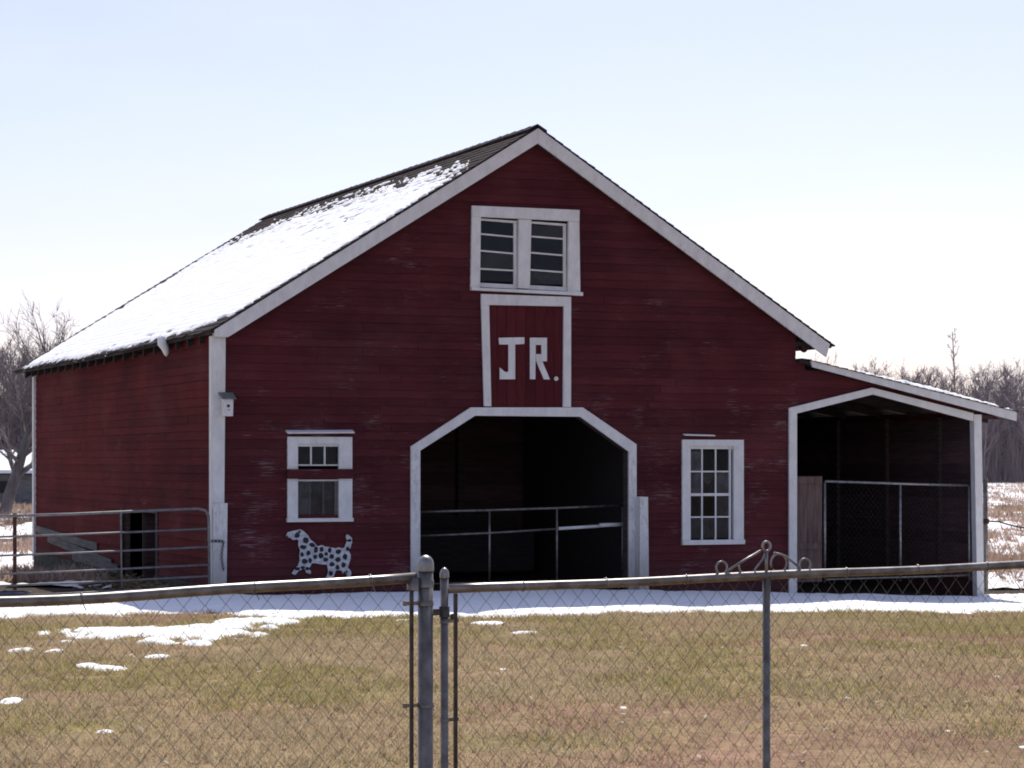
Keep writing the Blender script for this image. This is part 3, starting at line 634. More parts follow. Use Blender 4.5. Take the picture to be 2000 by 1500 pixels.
# gate in the main doorway
t, o = bthing('pipe_gate', 'low pipe gate across the dark main doorway', 'gate', 0, 0.35, 0)
MB().tube([(-1.70, .35, 1.115), (-.55, .35, 1.132), (.515, .35, 1.155), (1.60, .35, 1.19)], .019, 8).build('top_rail', M['galvdark'], t, o)
MB().tube([(-1.70, .35, .768), (-.55, .35, .80), (.53, .35, .85)], .017, 8).build('rail', M['galvdark'], t, o)
r_ = MB().tube([(.54, .35, .852), (1.25, .35, .885)], .024, 8).tube([(1.2, .34, .895), (1.62, .34, .905)], .03, 8).build('rail', M['white'], t, o); r_['label'] = 'white section of the middle rail'
for u, zt in ((-.554, 1.12), (.515, 1.145), (-1.69, 1.10), (1.58, 1.17)): MB().tube([(u, .35, zt), (u, .35, 0.03)], .018, 8).build('upright', M['galvdark'], t, o)
MB().tube([(-1.70, .35, .08), (1.6, .35, .08)], .017, 6).build('rail', M['galvdark'], t, o)
# short white post right of the doorway
t = MB().prism([(1.60, -0.3), (1.755, -0.3), (1.735, 1.32), (1.605, 1.325)], -0.20, -0.075).build('wooden_post', M['whited'], None, (1.68, -.14, 0), B(1.68, -.14), TH)
tag(t, 'short white wooden post on the right side of the main doorway', 'post')
# lean-to gate and panel
t, o = bthing('wire_gate', 'tall wire-mesh pipe gate closing the lean-to opening', 'gate', 6.1, 0.1, 0)
MB().tube([(4.88, .1, 1.535), (6.22, .1, 1.495), (7.49, .1, 1.462)], .021, 8).build('top_rail', M['galv'], t, o)
MB().tube([(4.88, .1, 0.03), (7.49, .1, 0.05)], .017, 8).build('rail', M['galv'], t, o)
for u in (4.88, 6.222, 7.48): MB().tube([(u, .1, 1.52 - (u - 4.88) * .027), (u, .1, -0.02)], .021, 8).build('upright', M['galv'], t, o)
def chainlink(s0, s1, z0, zt, w_, h_, y, r):
    mb = MB(); i = 0; x = s0; vs = []; fs = []
    while x + w_ / 2 <= s1 + 1e-6:
        top = zt(x); nseg = int((top - z0) / (h_ / 2)); prev = None
        for k in range(nseg + 1):
            z = top - k * h_ / 2; sx = x + (w_ / 2 if (k + i) % 2 else 0) + R.uniform(-.0012, .0012); yy = y + (0.002 if (k + i) % 2 else -0.002)
            base = len(vs)
            for a_ in range(3): vs.append((sx + r * cos(a_ * 2.094), yy + r * sin(a_ * 2.094), z))
            if prev is not None:
                for a_ in range(3): fs.append((prev + a_, prev + (a_ + 1) % 3, base + (a_ + 1) % 3, base + a_))
            prev = base
        x += w_ / 2; i += 1
    mb.add(vs, fs, True); return mb
tag(chainlink(4.9, 7.47, 0.05, lambda x: 1.52 - (x - 4.88) * .027, .085, .095, .12, .0010).build('mesh', M['wire'], t, o), None, None, None, 'stuff')
t, o = bthing('wood_panel', 'brown board panel standing just inside the lean-to post', 'panel', 4.59, 0.12, 0)
for k in range(4): MB().box(4.325 + k * .128, 4.45 + k * .128, .10, .122, 0.0, 1.615).build('board', M['brownboard'], t, o)
MB().box(4.34, 4.82, .075, .099, 1.50, 1.60).box(4.34, 4.82, .075, .099, .5, .6).build('batten', M['brownboard'], t, o)
# steel post and cable on the right of the lean-to
t, o = bthing('steel_post', 'dark steel pipe post beside the lean-to corner post', 'post', 7.70, -0.04, 0)
MB().tube([(7.70, -.04, -.2), (7.685, -.04, 1.54)], .038, 10).build('pipe', M['galvdark'], t, o)
MB().lathe((7.685, -.04, 1.54), [(.042, 0), (.04, .02), (.02, .035), (.002, .038)], 10).build('cap', M['galvdark'], t, o)
MB().lathe((7.695, -.04, .86), [(.05, 0), (.055, .01), (.055, .07), (.045, .08)], 10).build('clamp', M['rust'], t, o)
cb = MB().tube([(7.74 + k * .25, -.04 + k * .06, .90 - .17 * sin(min(1, k / 8) * pi * .5) + .02 * sin(k * 1.7)) for k in range(16)], .013, 6).build('cable', M['black'], None, (7.74, -.04, .9), B(7.74, -.04, .9), TH)
tag(cb, 'dark slack cable running right from the steel post', 'cable')
# loose boards and straw near the side hatch
for k, (u, v, a_, L_, lab) in enumerate(((-5.25, 1.2, 1.15, 1.3, 'loose grey board lying by the barn corner behind the tube gate'), (-5.7, 3.4, 0.5, 0.9, 'short loose board lying before the low side hatch'))):
    p = B(u, v); zz = float(gz(p[0], p[1]))
    b = MB().hexa([(-L_ / 2, -.07, .01), (L_ / 2, -.065, .05), (L_ / 2, .07, .055), (-L_ / 2, .07, .012), (-L_ / 2, -.07, .032), (L_ / 2, -.065, .075), (L_ / 2, .07, .08), (-L_ / 2, .07, .035)]).build('loose_board', M['oldwood'], None, (0, 0, 0), (p[0], p[1], zz), TH + a_)
    tag(b, lab, 'board')
sv = []; sf = []
for k in range(900):
    u = -4.85 - abs(R.gauss(0, .55)); v = R.uniform(0.2, 6.0); p = B(u, v); zz = float(gz(p[0], p[1])) + R.uniform(.005, .10) * math.exp(-(u + 4.85) ** 2 * 3); a_ = R.uniform(0, pi); L_ = R.uniform(.06, .16)
    d = (cos(a_) * L_, sin(a_) * L_); n_ = len(sv)
    sv += [(p[0], p[1], zz), (p[0] + d[0], p[1] + d[1], zz + R.uniform(0, .05)), (p[0] + d[0], p[1] + d[1] + .006, zz + .012)]; sf.append((n_, n_ + 1, n_ + 2))
stw = MB(); stw.add(sv, sf); tag(stw.build('straw', M['straw']), 'scattered straw along the foot of the left barn wall', 'straw', None, 'stuff')

# ------------------------------------------------------------------ snow
def snowsheet(name, label, X, Y, h, base, m, keep=-0.004):
    ny_, nx_ = X.shape; Z = base + np.maximum(h, -0.02)
    Vn = np.stack([X, Y, Z], -1).reshape(-1, 3); hh = h.reshape(-1)
    i0 = (np.arange(ny_ - 1)[:, None] * nx_ + np.arange(nx_ - 1)[None, :]).ravel()
    Q = np.stack([i0, i0 + 1, i0 + nx_ + 1, i0 + nx_], -1)
    Q = Q[(hh[Q] > keep).any(1)]
    used = np.unique(Q); remap = np.full(len(Vn), -1); remap[used] = np.arange(len(used))
    o = link(name, bigmesh(name, Vn[used], remap[Q], True), m)
    return tag(o, label, 'snow', None, 'stuff')
# strip in front of the barn
EDGE = np.array([(-15, 27.2), (-9.5, 27.6), (-6.07, 27.9), (-5.2, 28.2), (-4.47, 28.6), (-3.7, 28.9), (-3.25, 28.3), (-2.95, 27.85), (-2.6, 27.6), (-1.6, 27.9), (-.6, 27.75), (.6, 28.0), (1.9, 29.4), (3.3, 30.8), (4.3, 31.4), (4.5, 31.6), (6.4, 32.1), (6.7, 32.6), (7.3, 33.5), (9.8, 34.2), (15, 35.2)])
BACK = np.array([(-15, 29.6), (-9.5, 30.4), (-6.9, 30.5), (-5.4, 31.0), (-4.4, 31.9), (-3.9, 32.2), (.3, 33.9), (4.2, 35.5), (7.0, 36.7), (7.5, 37.2), (9.8, 37.4), (15, 37.6)])
def snowmask(X, Y):
    n1 = fbm(X * 1.1, Y * 0.8, 31, 4) - 0.5; n2 = fbm(X * 6, Y * 2.8, 35, 4) - 0.5
    fe = np.interp(X, EDGE[:, 0], EDGE[:, 1]); be = np.interp(X, BACK[:, 0], BACK[:, 1])
    m = np.minimum((Y - fe) / 0.9, (be - Y) / 0.7) + n1 * 0.6 + n2 * 0.8
    for (cx, cy, rx, ry) in PATCH:
        q = 1 - np.sqrt(((X - cx) / rx) ** 2 + ((Y - cy) / ry) ** 2)
        m = np.maximum(m, q * 1.1 + (n1 * 0.7 + n2 * 1.6) * min(1, rx * 2.5 + .35))
    return m
PATCH = [(-3.75, 25.35, 1.0, .85), (-2.95, 26.9, .42, .42), (-3.2, 26.0, .55, .4), (-3.65, 24.0, .26, .3), (-3.2, 23.95, .14, .16), (-3.33, 22.25, .12, .16), (-4.41, 22.75, .09, .22), (-3.6, 21.0, .15, .26), (-3.82, 21.2, .11, .18), (-3.86, 18.15, .08, .16), (-2.79, 16.15, .06, .09), (-4.55, 24.1, .1, .2), (-4.75, 22.8, .1, .22),
         (-.30, 26.85, .16, .2), (.11, 25.5, .16, .14), (4.16, 20.2, .035, .06), (.83, 17.65, .03, .05), (2.62, 18.4, .035, .05), (-.08, 20.9, .03, .05), (3.0, 16.2, .03, .04), (3.3, 15.2, .03, .035), (2.9, 23.4, .04, .07), (-1.25, 27.2, .12, .12)]
SIZE = lambda X, Y: np.minimum.reduce([np.where(((X - c[0]) ** 2 + (Y - c[1]) ** 2) < (3 * max(c[2], c[3])) ** 2, min(1.0, .16 + 1.3 * c[2]), 1.0) for c in PATCH[5:]])
def near_snow(name, label, x0, x1, y0, y1, step):
    X, Y = np.meshgrid(np.arange(x0, x1, step), np.arange(y0, y1, step)); m = snowmask(X, Y)
    h = 0.052 * np.clip(m, -0.4, 1) ** 1 * 1.0; h = np.where(m > 0, 0.05 * (1 - np.exp(-m * 2.6)) + 0.012 * (fbm(X * 3, Y * 3, 41, 3) - .4) * np.clip(m * 3, 0, 1), m * 0.06)
    h = np.where(h > 0, h * SIZE(X, Y), h)
    return snowsheet(name, label, X, Y, h + 0.003, gz(X, Y), M['snow'])
near_snow('snow_strip', 'long band of melting snow on the ground before the barn', -13.5, 13.5, 26.8, 38.0, 0.055)
near_snow('snow_patch', 'ragged thin snow patches scattered over the lawn', -5.6, 4.8, 14.8, 27.3, 0.03)
# snow in the fields beyond, left and right
def field_snow(name, label, k0, k1, nk, d0, d1, nd, cover):
    K, D = np.meshgrid(np.linspace(k0, k1, nk), np.exp(np.linspace(math.log(d0), math.log(d1), nd)))
    X = K * D; Y = D
    m = fbm(X * .5, Y * .16, 51, 4) - 0.5 + 0.75 * (fbm(X * 2.6, Y * .8, 57, 3) - .5) + cover(D)
    u, v = toUV(X, Y); m = np.where((u > -5.3) & (u < 8.0) & (v > -1.0) & (v < 13.5), -0.5, m)
    h = np.where(m > 0, 0.07 * (1 - np.exp(-m * 6)), m * 0.2)
    return snowsheet(name, label, X, Y, h + 0.004, gz(X, Y), M['snowfield'])
field_snow('field_snow', 'patchy snow on the field right of the lean-to', 0.15, 0.30, 150, 38.2, 205, 420, lambda D: -0.04 + 0.26 * sstep(95, 130, D))
field_snow('field_snow', 'patchy snow on the ground left behind the barn', -0.36, -0.17, 170, 34.5, 150, 380, lambda D: 0.10 - 0.04 * sstep(60, 80, D))
# roof snow
def roof_snow(name, label, side, s0, s1, v0, v1, step, fz, start, end, thick, exp):
    S, Vv = np.meshgrid(np.arange(s0, s1 + step, step), np.arange(v0, v1 + step * 2, step * 2))
    n1 = fbm(Vv * .9, S * 1.2, 61, 4) - .5; n2 = fbm(Vv * 7, S * 11, 65, 3) - .5
    m = np.minimum.reduce([(S - start(Vv)) / .95, (end(Vv) - S) / .16, (Vv - v0 - .09) / .10, (v1 + .02 - Vv) / .35]) + n1 * .9 + n2 * 1.7
    fr_ = (S / exp) % 1.0
    m = m + (.45 - fr_) * .7 * (1 - sstep(.5, 1.7, S - start(Vv))) + .55 * (fbm(Vv * 1.1, S * 9, 69, 3) - .5) - 1.8 * sstep(.68, .80, fbm(Vv * 2.0, S * 8, 73, 3))
    h = np.where(m > 0, thick * (1 - np.exp(-m * 1.6)) + 0.011 * (1 - fr_) ** 1.5 + 0.006 * n2 + .02 * n1, -0.03)
    uu, zz = fz(S)
    P = np.stack([OX + side * uu * CT - Vv * ST, OY + side * uu * ST + Vv * CT, zz + h + .020], -1)
    ny_, nx_ = S.shape; i0 = (np.arange(ny_ - 1)[:, None] * nx_ + np.arange(nx_ - 1)[None, :]).ravel()
    Q = np.stack([i0, i0 + 1, i0 + nx_ + 1, i0 + nx_], -1); mm = m.reshape(-1); Q = Q[(mm[Q] > 0).any(1)]
    used = np.unique(Q); remap = np.full(S.size, -1); remap[used] = np.arange(len(used))
    return tag(link(name, bigmesh(name, P.reshape(-1, 3)[used], remap[Q], True), M['snow']), label, 'snow', None, 'stuff')
roof_snow('roof_snow', 'snow covering most of the left barn roof slope', -1, .4, 5.9, -.1, 12.98, .026, lambda s: (s / SL, APEX - .03 - PIT * s / SL),
          lambda v: np.interp(v, [0, .4, 4, 8, 10.5, 12.4, 13.8], [1.55, 1.3, .95, .8, .85, 1.3, 1.55]), lambda v: (4.84 + 0.14 * np.clip(v / 6, 0, 1)) * SL - .07 - .25 * (1 - sstep(.4, 1.6, v)), .02, .15)
roof_snow('roof_snow', 'thin snow lying on the lean-to roof', 1, .5, 3.9, -.16, 7.9, .03, lambda s: (4.33 + s / LSL, 3.393 + ls * s / LSL),
          lambda v: .85 + 0 * v, lambda v: 3.86 + 0 * v, .075, .16)
p = B(-4.93, 2.1, 0); t = MB()
t.tube([(0, 0, .06), (-.03, 0, .02), (-.02, .01, -.06), (.01, .0, -.13), (.02, 0, -.2), (.022, 0, -.235)], [.03, .055, .06, .045, .03, .008], 9)
hs = t.build('snow_lump', M['snow'], None, (0, 0, 0), (p[0], p[1], APEX - PIT * 4.93 + .0), TH); hs.scale = (1.25, 1, 1)
tag(hs, 'small lump of snow hanging over the left eave', 'snow')

# ------------------------------------------------------------------ chain-link fence and gate in the foreground
PH = radians(28); FX, FY = -0.3527, 9.6
fence = thing('chain_link_fence', 'chain-link fence section with a thick domed end post on the left', 'fence', (FX, FY, 0), PH)
def rl_(s): return 1.377 + 0.026 * s - 0.012 * math.exp(-((s + 1.2) / .6) ** 2)
MB().tube([(s, 0, rl_(s) - 0.0 + .004 * sin(s * 5)) for s in np.linspace(-3.2, -.045, 20)], .0215, 10).build('top_rail', M['galvdark'], fence)
MB().lathe((0, 0, -.1), [(.0315, 0), (.0315, 1.50)], 18).build('post', M['galvdark'], fence)
MB().lathe((0, 0, 1.40), [(.0345, 0), (.0345, .03), (.031, .045), (.022, .058), (.010, .064), (.001, .066)], 18).build('post_cap', M['galv'], fence)
MB().lathe((-3.2, 0, -.1), [(.025, 0), (.025, 1.36), (.018, 1.4), (.001, 1.41)], 14).build('post', M['galvdark'], fence)
MB().box(-.070, -.056, -.006, .006, .05, 1.362).build('tension_bar', M['chain'], fence)
for z in (1.26, .845, .45, .12):
    MB().lathe((0, 0, z), [(.034, 0), (.034, .022)], 16).box(-.088, -.034, -.004, .004, z + .003, z + .019).box(-.098, -.088, -.009, .009, z + .001, z + .021).build('tension_band', M['galvdark'], fence)
MB().lathe((0, 0, 1.335), [(.034, 0), (.034, .03)], 16).lathe((-.055, 0, 1.325), [(.026, 0), (.027, .05)], 12).build('rail_end', M['galvdark'], fence)
tag(chainlink(-3.18, -.06, .04, lambda x: rl_(x) - .004, .087, .097, -.024, .0014).build('mesh', M['wire'], fence), None, None, None, 'stuff')
for s in (-2.75, -2.2, -1.45, -.75, -.25):
    MB().ring((s, 0, rl_(s)), .0235, .0022, 12, 'x', 4).tube([(s, -.02, rl_(s) - .015), (s + .012, -.03, rl_(s) - .045)], .002, 4).build('wire_tie', M['galv'], fence)

for (sa, sb, lab) in ((-9.6, -3.2, 'next chain-link fence section farther left'), (3.33, 9.6, 'chain-link fence section beyond the drive gate on the right')):
    f2 = thing('chain_link_fence', lab, 'fence', (FX, FY, 0), PH)
    MB().tube([(sa + .02, 0, 1.30), (sb - .03, 0, 1.30)], .0205, 8).build('top_rail', M['galvdark'], f2)
    e_ = sa if sa < 0 else sb
    MB().lathe((e_, 0, -.1), [(.025, 0), (.025, 1.40), (.018, 1.44), (.001, 1.45)], 12).build('post', M['galvdark'], f2)
    MB().lathe(((sa + sb) / 2, .03, -.1), [(.02, 0), (.02, 1.38), (.001, 1.4)], 12).build('post', M['galvdark'], f2)
    tag(chainlink(sa + .03, sb - .04, .04, lambda x: 1.296, .087, .097, -.024, .0014).build('mesh', M['wire'], f2), None, None, None, 'stuff')

gate = thing('drive_gate', 'wide chain-link gate with a scroll ornament over its middle upright', 'gate', (FX, FY, 0), PH)
gr = lambda s: 1.322 + 0.013 * (s - .09)
MB().tube([(s, 0, gr(s) + .003 * sin(s * 4 + 1)) for s in np.linspace(.10, 3.24, 22)], .0195, 10).build('top_rail', M['galvdark'], gate)
MB().tube([(.10, 0, .12), (3.24, 0, .14)], .0185, 8).build('bottom_rail', M['galvdark'], gate)
MB().lathe((.086, 0, .08), [(.0165, 0), (.0165, 1.30)], 14).build('hinge_stile', M['galvdark'], gate)
MB().lathe((.086, 0, 1.37), [(.0195, 0), (.0195, .018), (.0165, .030), (.009, .040), (.001, .043)], 14).build('stile_cap', M['galv'], gate)
MB().lathe((1.67, 0, .1), [(.0175, 0), (.0175, 1.25)], 14).build('middle_upright', M['galvdark'], gate)
MB().lathe((3.254, 0, .08), [(.0175, 0), (.0175, 1.33), (.001, 1.35)], 12).build('latch_stile', M['galvdark'], gate)
MB().box(.130, .144, -.006, .006, .14, 1.305).build('tension_bar', M['chain'], gate)
for z in (1.185, .78, .4): MB().lathe((.086, 0, z), [(.019, 0), (.019, .02)], 12).box(.10, .15, -.004, .004, z + .002, z + .018).build('tension_band', M['galvdark'], gate)
for z in (1.21, .35):
    MB().lathe((.086, 0, z), [(.022, 0), (.022, .045)], 12).box(.03, .07, -.006, .006, z + .008, z + .035).lathe((.118, -.012, z - .01), [(.004, 0), (.011, .004), (.011, .02), (.004, .024)], 8).build('hinge', M['chain'], gate)
tag(chainlink(.137, 3.24, .14, lambda x: gr(x) - .004, .087, .097, -.022, .0014).build('mesh', M['wire'], gate), None, None, None, 'stuff')
for s in (.45, .85, 1.25, 2.1, 2.5, 2.9): MB().ring((s, 0, gr(s)), .0215, .0022, 12, 'x', 4).build('wire_tie', M['galv'], gate)
oz = gr(1.67) + .012
og = MB()
c0 = (1.67, 0, oz)
og.ring((1.67 - .235, 0, oz + .028), .028, .0048, 18); og.ring((1.67 + .205, 0, oz + .030), .030, .0048, 18)
og.ring((1.67, 0, oz + .118), .021, .006, 16)
og.tube([(1.67 - .21, 0, oz + .012), (1.67 - .12, 0, oz + .058), (1.67 - .03, 0, oz + .100)], .0055, 6)
og.tube([(1.67 + .04, 0, oz + .09), (1.67 + .10, 0, oz + .075), (1.67 + .18, 0, oz + .018)], .0055, 6)
og.tube([(1.67 - .10 + .045 * cos(a_), 0, oz + .036 + .045 * sin(a_)) for a_ in np.linspace(pi * 1.0, pi * 1.9, 9)] + [(1.67 - .02, 0, oz + .06), (1.67, 0, oz + .098)], .0045, 6)
og.tube([(1.67 + .065 + .042 * cos(a_), 0, oz + .042 + .042 * sin(a_)) for a_ in np.linspace(pi * 1.15, -pi * .75, 18)], .0045, 6)
og.tube([(1.67, 0, oz - .01), (1.67, 0, oz + .1)], .007, 6)
og.build('scroll_ornament', M['galv'], gate)
gp = thing('gate_post', 'steel gate post at the far right end of the chain-link gate', 'post', (FX + 3.33 * cos(PH), FY + 3.33 * sin(PH), 0), PH)
MB().lathe((0, 0, -.1), [(.0315, 0), (.0315, 1.5), (.02, 1.55), (.001, 1.56)], 16).build('pipe', M['galvdark'], gp)

# ------------------------------------------------------------------ trees
def tree(seed, H, r0, nl, sub, tw, low=0.3, spread=0.5, tr=0.012, wig=0.12):
    q = random.Random(seed); tk = MB(); cr = MB()
    def perp(d):
        a = np.array((q.gauss(0, 1), q.gauss(0, 1), q.gauss(0, 1))); a -= d * np.dot(a, d); return a / np.linalg.norm(a)
    def branch(mb, p, d, L, r, n, sides, up=0.15):
        pts = [p]; rs = [r]
        for k in range(n):
            d = d + perp(d) * wig * q.uniform(.3, 1.6) + np.array((0, 0, up * .3)); d = d / np.linalg.norm(d)
            p = p + d * (L / n); pts.append(p); rs.append(max(r * (1 - (k + 1) / n * .75), tr * .6))
        mb.tube(pts, rs, sides, False, False); return pts, rs, d
    P, Rr, d = branch(tk, np.array((0, 0, -.2)), np.array((q.gauss(0, .04), q.gauss(0, .04), 1.0)), H * .82, r0, 7, 6, .05)
    for i in range(nl):
        f = low + (1 - low) * (i + q.random()) / nl; f = min(f, .999); k = min(int(f * 7), 6); t = f * 7 - k
        p = P[k] * (1 - t) + P[k + 1] * t; r = Rr[k] * .55
        az = i * 2.4 + q.uniform(-.5, .5); el = q.uniform(.25, .75) + .45 * f
        d1 = np.array((cos(az) * cos(el), sin(az) * cos(el), sin(el)))
        L1 = H * spread * (1.05 - .62 * f) * q.uniform(.75, 1.2)
        p1, r1, _ = branch(tk, p, d1, L1, r, 5, 4, .25)
        for j in range(sub):
            k2 = q.randint(1, 5); b = p1[k2]; dd = (p1[k2] - p1[k2 - 1]); dd = dd / np.linalg.norm(dd)
            d2 = dd + perp(dd) * q.uniform(.5, 1.0) + np.array((0, 0, .2)); d2 /= np.linalg.norm(d2)
            p2, r2, _ = branch(cr, b, d2, L1 * q.uniform(.3, .55), max(r1[k2] * .6, tr), 3, 3, .25)
            for m_ in range(tw):
                k3 = q.randint(1, 3); d3 = d2 + perp(d2) * q.uniform(.5, 1.1) + np.array((0, 0, .2)); d3 /= np.linalg.norm(d3)
                branch(cr, p2[k3], d3, L1 * q.uniform(.14, .30), tr, 2, 3, .2)
    return tk, cr
# near bare tree at the left edge
tx, ty = -17.7, 82.0
t = thing('bare_tree', 'large bare spreading tree left of the barn', 'tree', (tx, ty, float(gz(tx, ty))))
tk, cr = tree(8, 7.7, .24, 19, 8, 7, .22, .44, .008, .13)
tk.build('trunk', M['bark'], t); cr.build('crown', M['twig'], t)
tx, ty = -14.6, 96.0
t = thing('bare_tree', 'slender bare tree rising over the back of the barn roof', 'tree', (tx, ty, float(gz(tx, ty))))
tk, cr = tree(15, 8.0, .15, 10, 6, 5, .3, .4, .012, .16)
tk.build('trunk', M['bark'], t); cr.build('crown', M['bark'], t)
# low shed with a white roof behind the tree
sx, sy = -20.6, 99.0
t = thing('shed', 'low grey shed with snowy roof behind the bare tree', 'shed', (sx, sy, -.1), radians(8))
MB().box(-2.0, 4.2, 0, 4, 0, 1.45).prism([(-2.0, 1.45), (4.2, 1.45), (4.2, 1.46)], 0, .01).build('wall', M['shedwall'], t)
MB().hexa([(-2.3, -.5, 1.36), (4.5, -.5, 1.36), (4.5, 2, 2.2), (-2.3, 2, 2.2), (-2.3, -.5, 1.42), (4.5, -.5, 1.42), (4.5, 2, 2.28), (-2.3, 2, 2.28)]).hexa([(-2.3, 2, 2.2), (4.5, 2, 2.2), (4.5, 4.4, 1.36), (-2.3, 4.4, 1.36), (-2.3, 2, 2.28), (4.5, 2, 2.28), (4.5, 4.4, 1.42), (-2.3, 4.4, 1.42)]).build('roof', M['darkwood'], t)
tag(MB().hexa([(-2.28, -.5, 1.43), (4.48, -.5, 1.43), (4.48, 2, 2.29), (-2.28, 2, 2.29), (-2.25, -.42, 1.56), (4.45, -.42, 1.56), (4.45, 2, 2.42), (-2.25, 2, 2.42)]).build('snow_layer', M['snow'], t), 'snow lying on the shed roof')
MB().box(.6, 1.4, -.03, -.005, .1, 1.3).build('door', M['darkwood'], t); MB().box(-1.3, -.6, -.03, -.005, .6, 1.1).build('window', M['black'], t)
# the far tree line: nearer trees one by one, the rest of the wood as a mass
VAR = []
for k in range(6):
    tk, cr = tree(100 + k, 10.0, .11, 17, 7, 6, .22, .27, .0095, .14)
    mk = lambda b, nm: (lambda me: (me.from_pydata(b.v, [], b.f), me.update(), me)[2])(bpy.data.meshes.new(nm))
    VAR.append((mk(tk, 'trunk'), mk(cr, 'crown')))
def wood_h(X): return 11.2 + (0.5 if 25 < X < 34 else -1.2 if 10 < X < 25 else 0) + 1.3 * (float(fbm(X * .12, 3.3, 71, 3)) - .5) * 2 + (1.6 if X < -25 else 0)
q = random.Random(3); cnt = 0
for k in range(64):
    X = (24 + (k / 40.0) * 32 + q.uniform(-.5, .5)) if k < 40 else (-62 + (k - 40) / 24.0 * 34 + q.uniform(-.6, .6)); Y = 191 + q.uniform(0, 12)
    t = thing('woodland_tree', 'bare grey tree at the front of the far tree line', 'tree', (X, Y, float(gz(X, Y)) - .1), q.uniform(0, 6.28), 'bare trees along the edge of the far wood')
    s = wood_h(X) / 10.0 * q.uniform(.82, 1.04); wd = s * q.uniform(.85, 1.2); t.scale = (wd, wd, s)
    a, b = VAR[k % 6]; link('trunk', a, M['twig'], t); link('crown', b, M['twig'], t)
X, Y = 36.7, 196.0
t = thing('woodland_tree', 'tall thin tree standing above the far wood behind the lean-to roof', 'tree', (X, Y, 0), 1.0)
tk, cr = tree(211, 15.6, .13, 16, 5, 3, .5, .085, .016, .05)
tk.build('trunk', M['twig'], t); cr.build('crown', M['twig'], t)
# mass of trees behind
LIGHT = []
for k in range(6):
    tk, cr = tree(300 + k, 10.0, .09, 13, 6, 4, .12, .27, .012, .14)
    v_ = np.array(tk.v + cr.v, np.float32); f_ = [f for f in tk.f] + [tuple(i + len(tk.v) for i in f) for f in cr.f]; LIGHT.append((v_, np.array(f_, np.int32)))
VV = []; FF = []; off = 0
for k in range(600):
    X = q.uniform(-85, 85) if k < 170 else (q.uniform(19, 62) if k < 400 else q.uniform(-62, -32)); Y = q.uniform(196, 236)
    v_, f_ = LIGHT[q.randrange(6)]; s = wood_h(X) / 10 * q.uniform(.72, 1.08) * (Y / 205.0); wd = s * q.uniform(.9, 1.4); a_ = q.uniform(0, 6.28)
    P = np.empty_like(v_); P[:, 0] = (v_[:, 0] * cos(a_) - v_[:, 1] * sin(a_)) * wd + X; P[:, 1] = (v_[:, 0] * sin(a_) + v_[:, 1] * cos(a_)) * wd + Y; P[:, 2] = v_[:, 2] * s
    VV.append(P); FF.append(f_ + off); off += len(v_)
# thin saplings and brush fill the foot of the wood
nb = 16000
bx_ = np.concatenate([NR.uniform(18, 64, nb // 2), NR.uniform(-68, -28, nb // 3), NR.uniform(-85, 85, nb - nb // 2 - nb // 3)]); by = NR.uniform(193, 238, nb); bh = NR.uniform(1.5, 6.5, nb) * (.7 + .6 * fbm(bx_ * .2, by * .1, 77, 2)); bw = NR.uniform(.02, .05, nb); le = NR.normal(0, .13, (nb, 2)) * bh[:, None]
q3 = np.stack([np.stack([bx_ - bw, by, np.full(nb, -.1)], -1), np.stack([bx_ + bw, by + .02, np.full(nb, -.1)], -1), np.stack([bx_ + le[:, 0] + bw * .3, by + le[:, 1], bh], -1), np.stack([bx_ + le[:, 0] - bw * .3, by + le[:, 1], bh], -1)], 1).reshape(-1, 3).astype(np.float32)
VV.append(q3); FF.append((np.arange(nb * 4, dtype=np.int32) + off).reshape(-1, 4))
tag(link('woodland', bigmesh('woodland', np.concatenate(VV), np.concatenate(FF)), M['twig']), 'dense bare winter wood along the horizon', 'woodland', None, 'stuff')

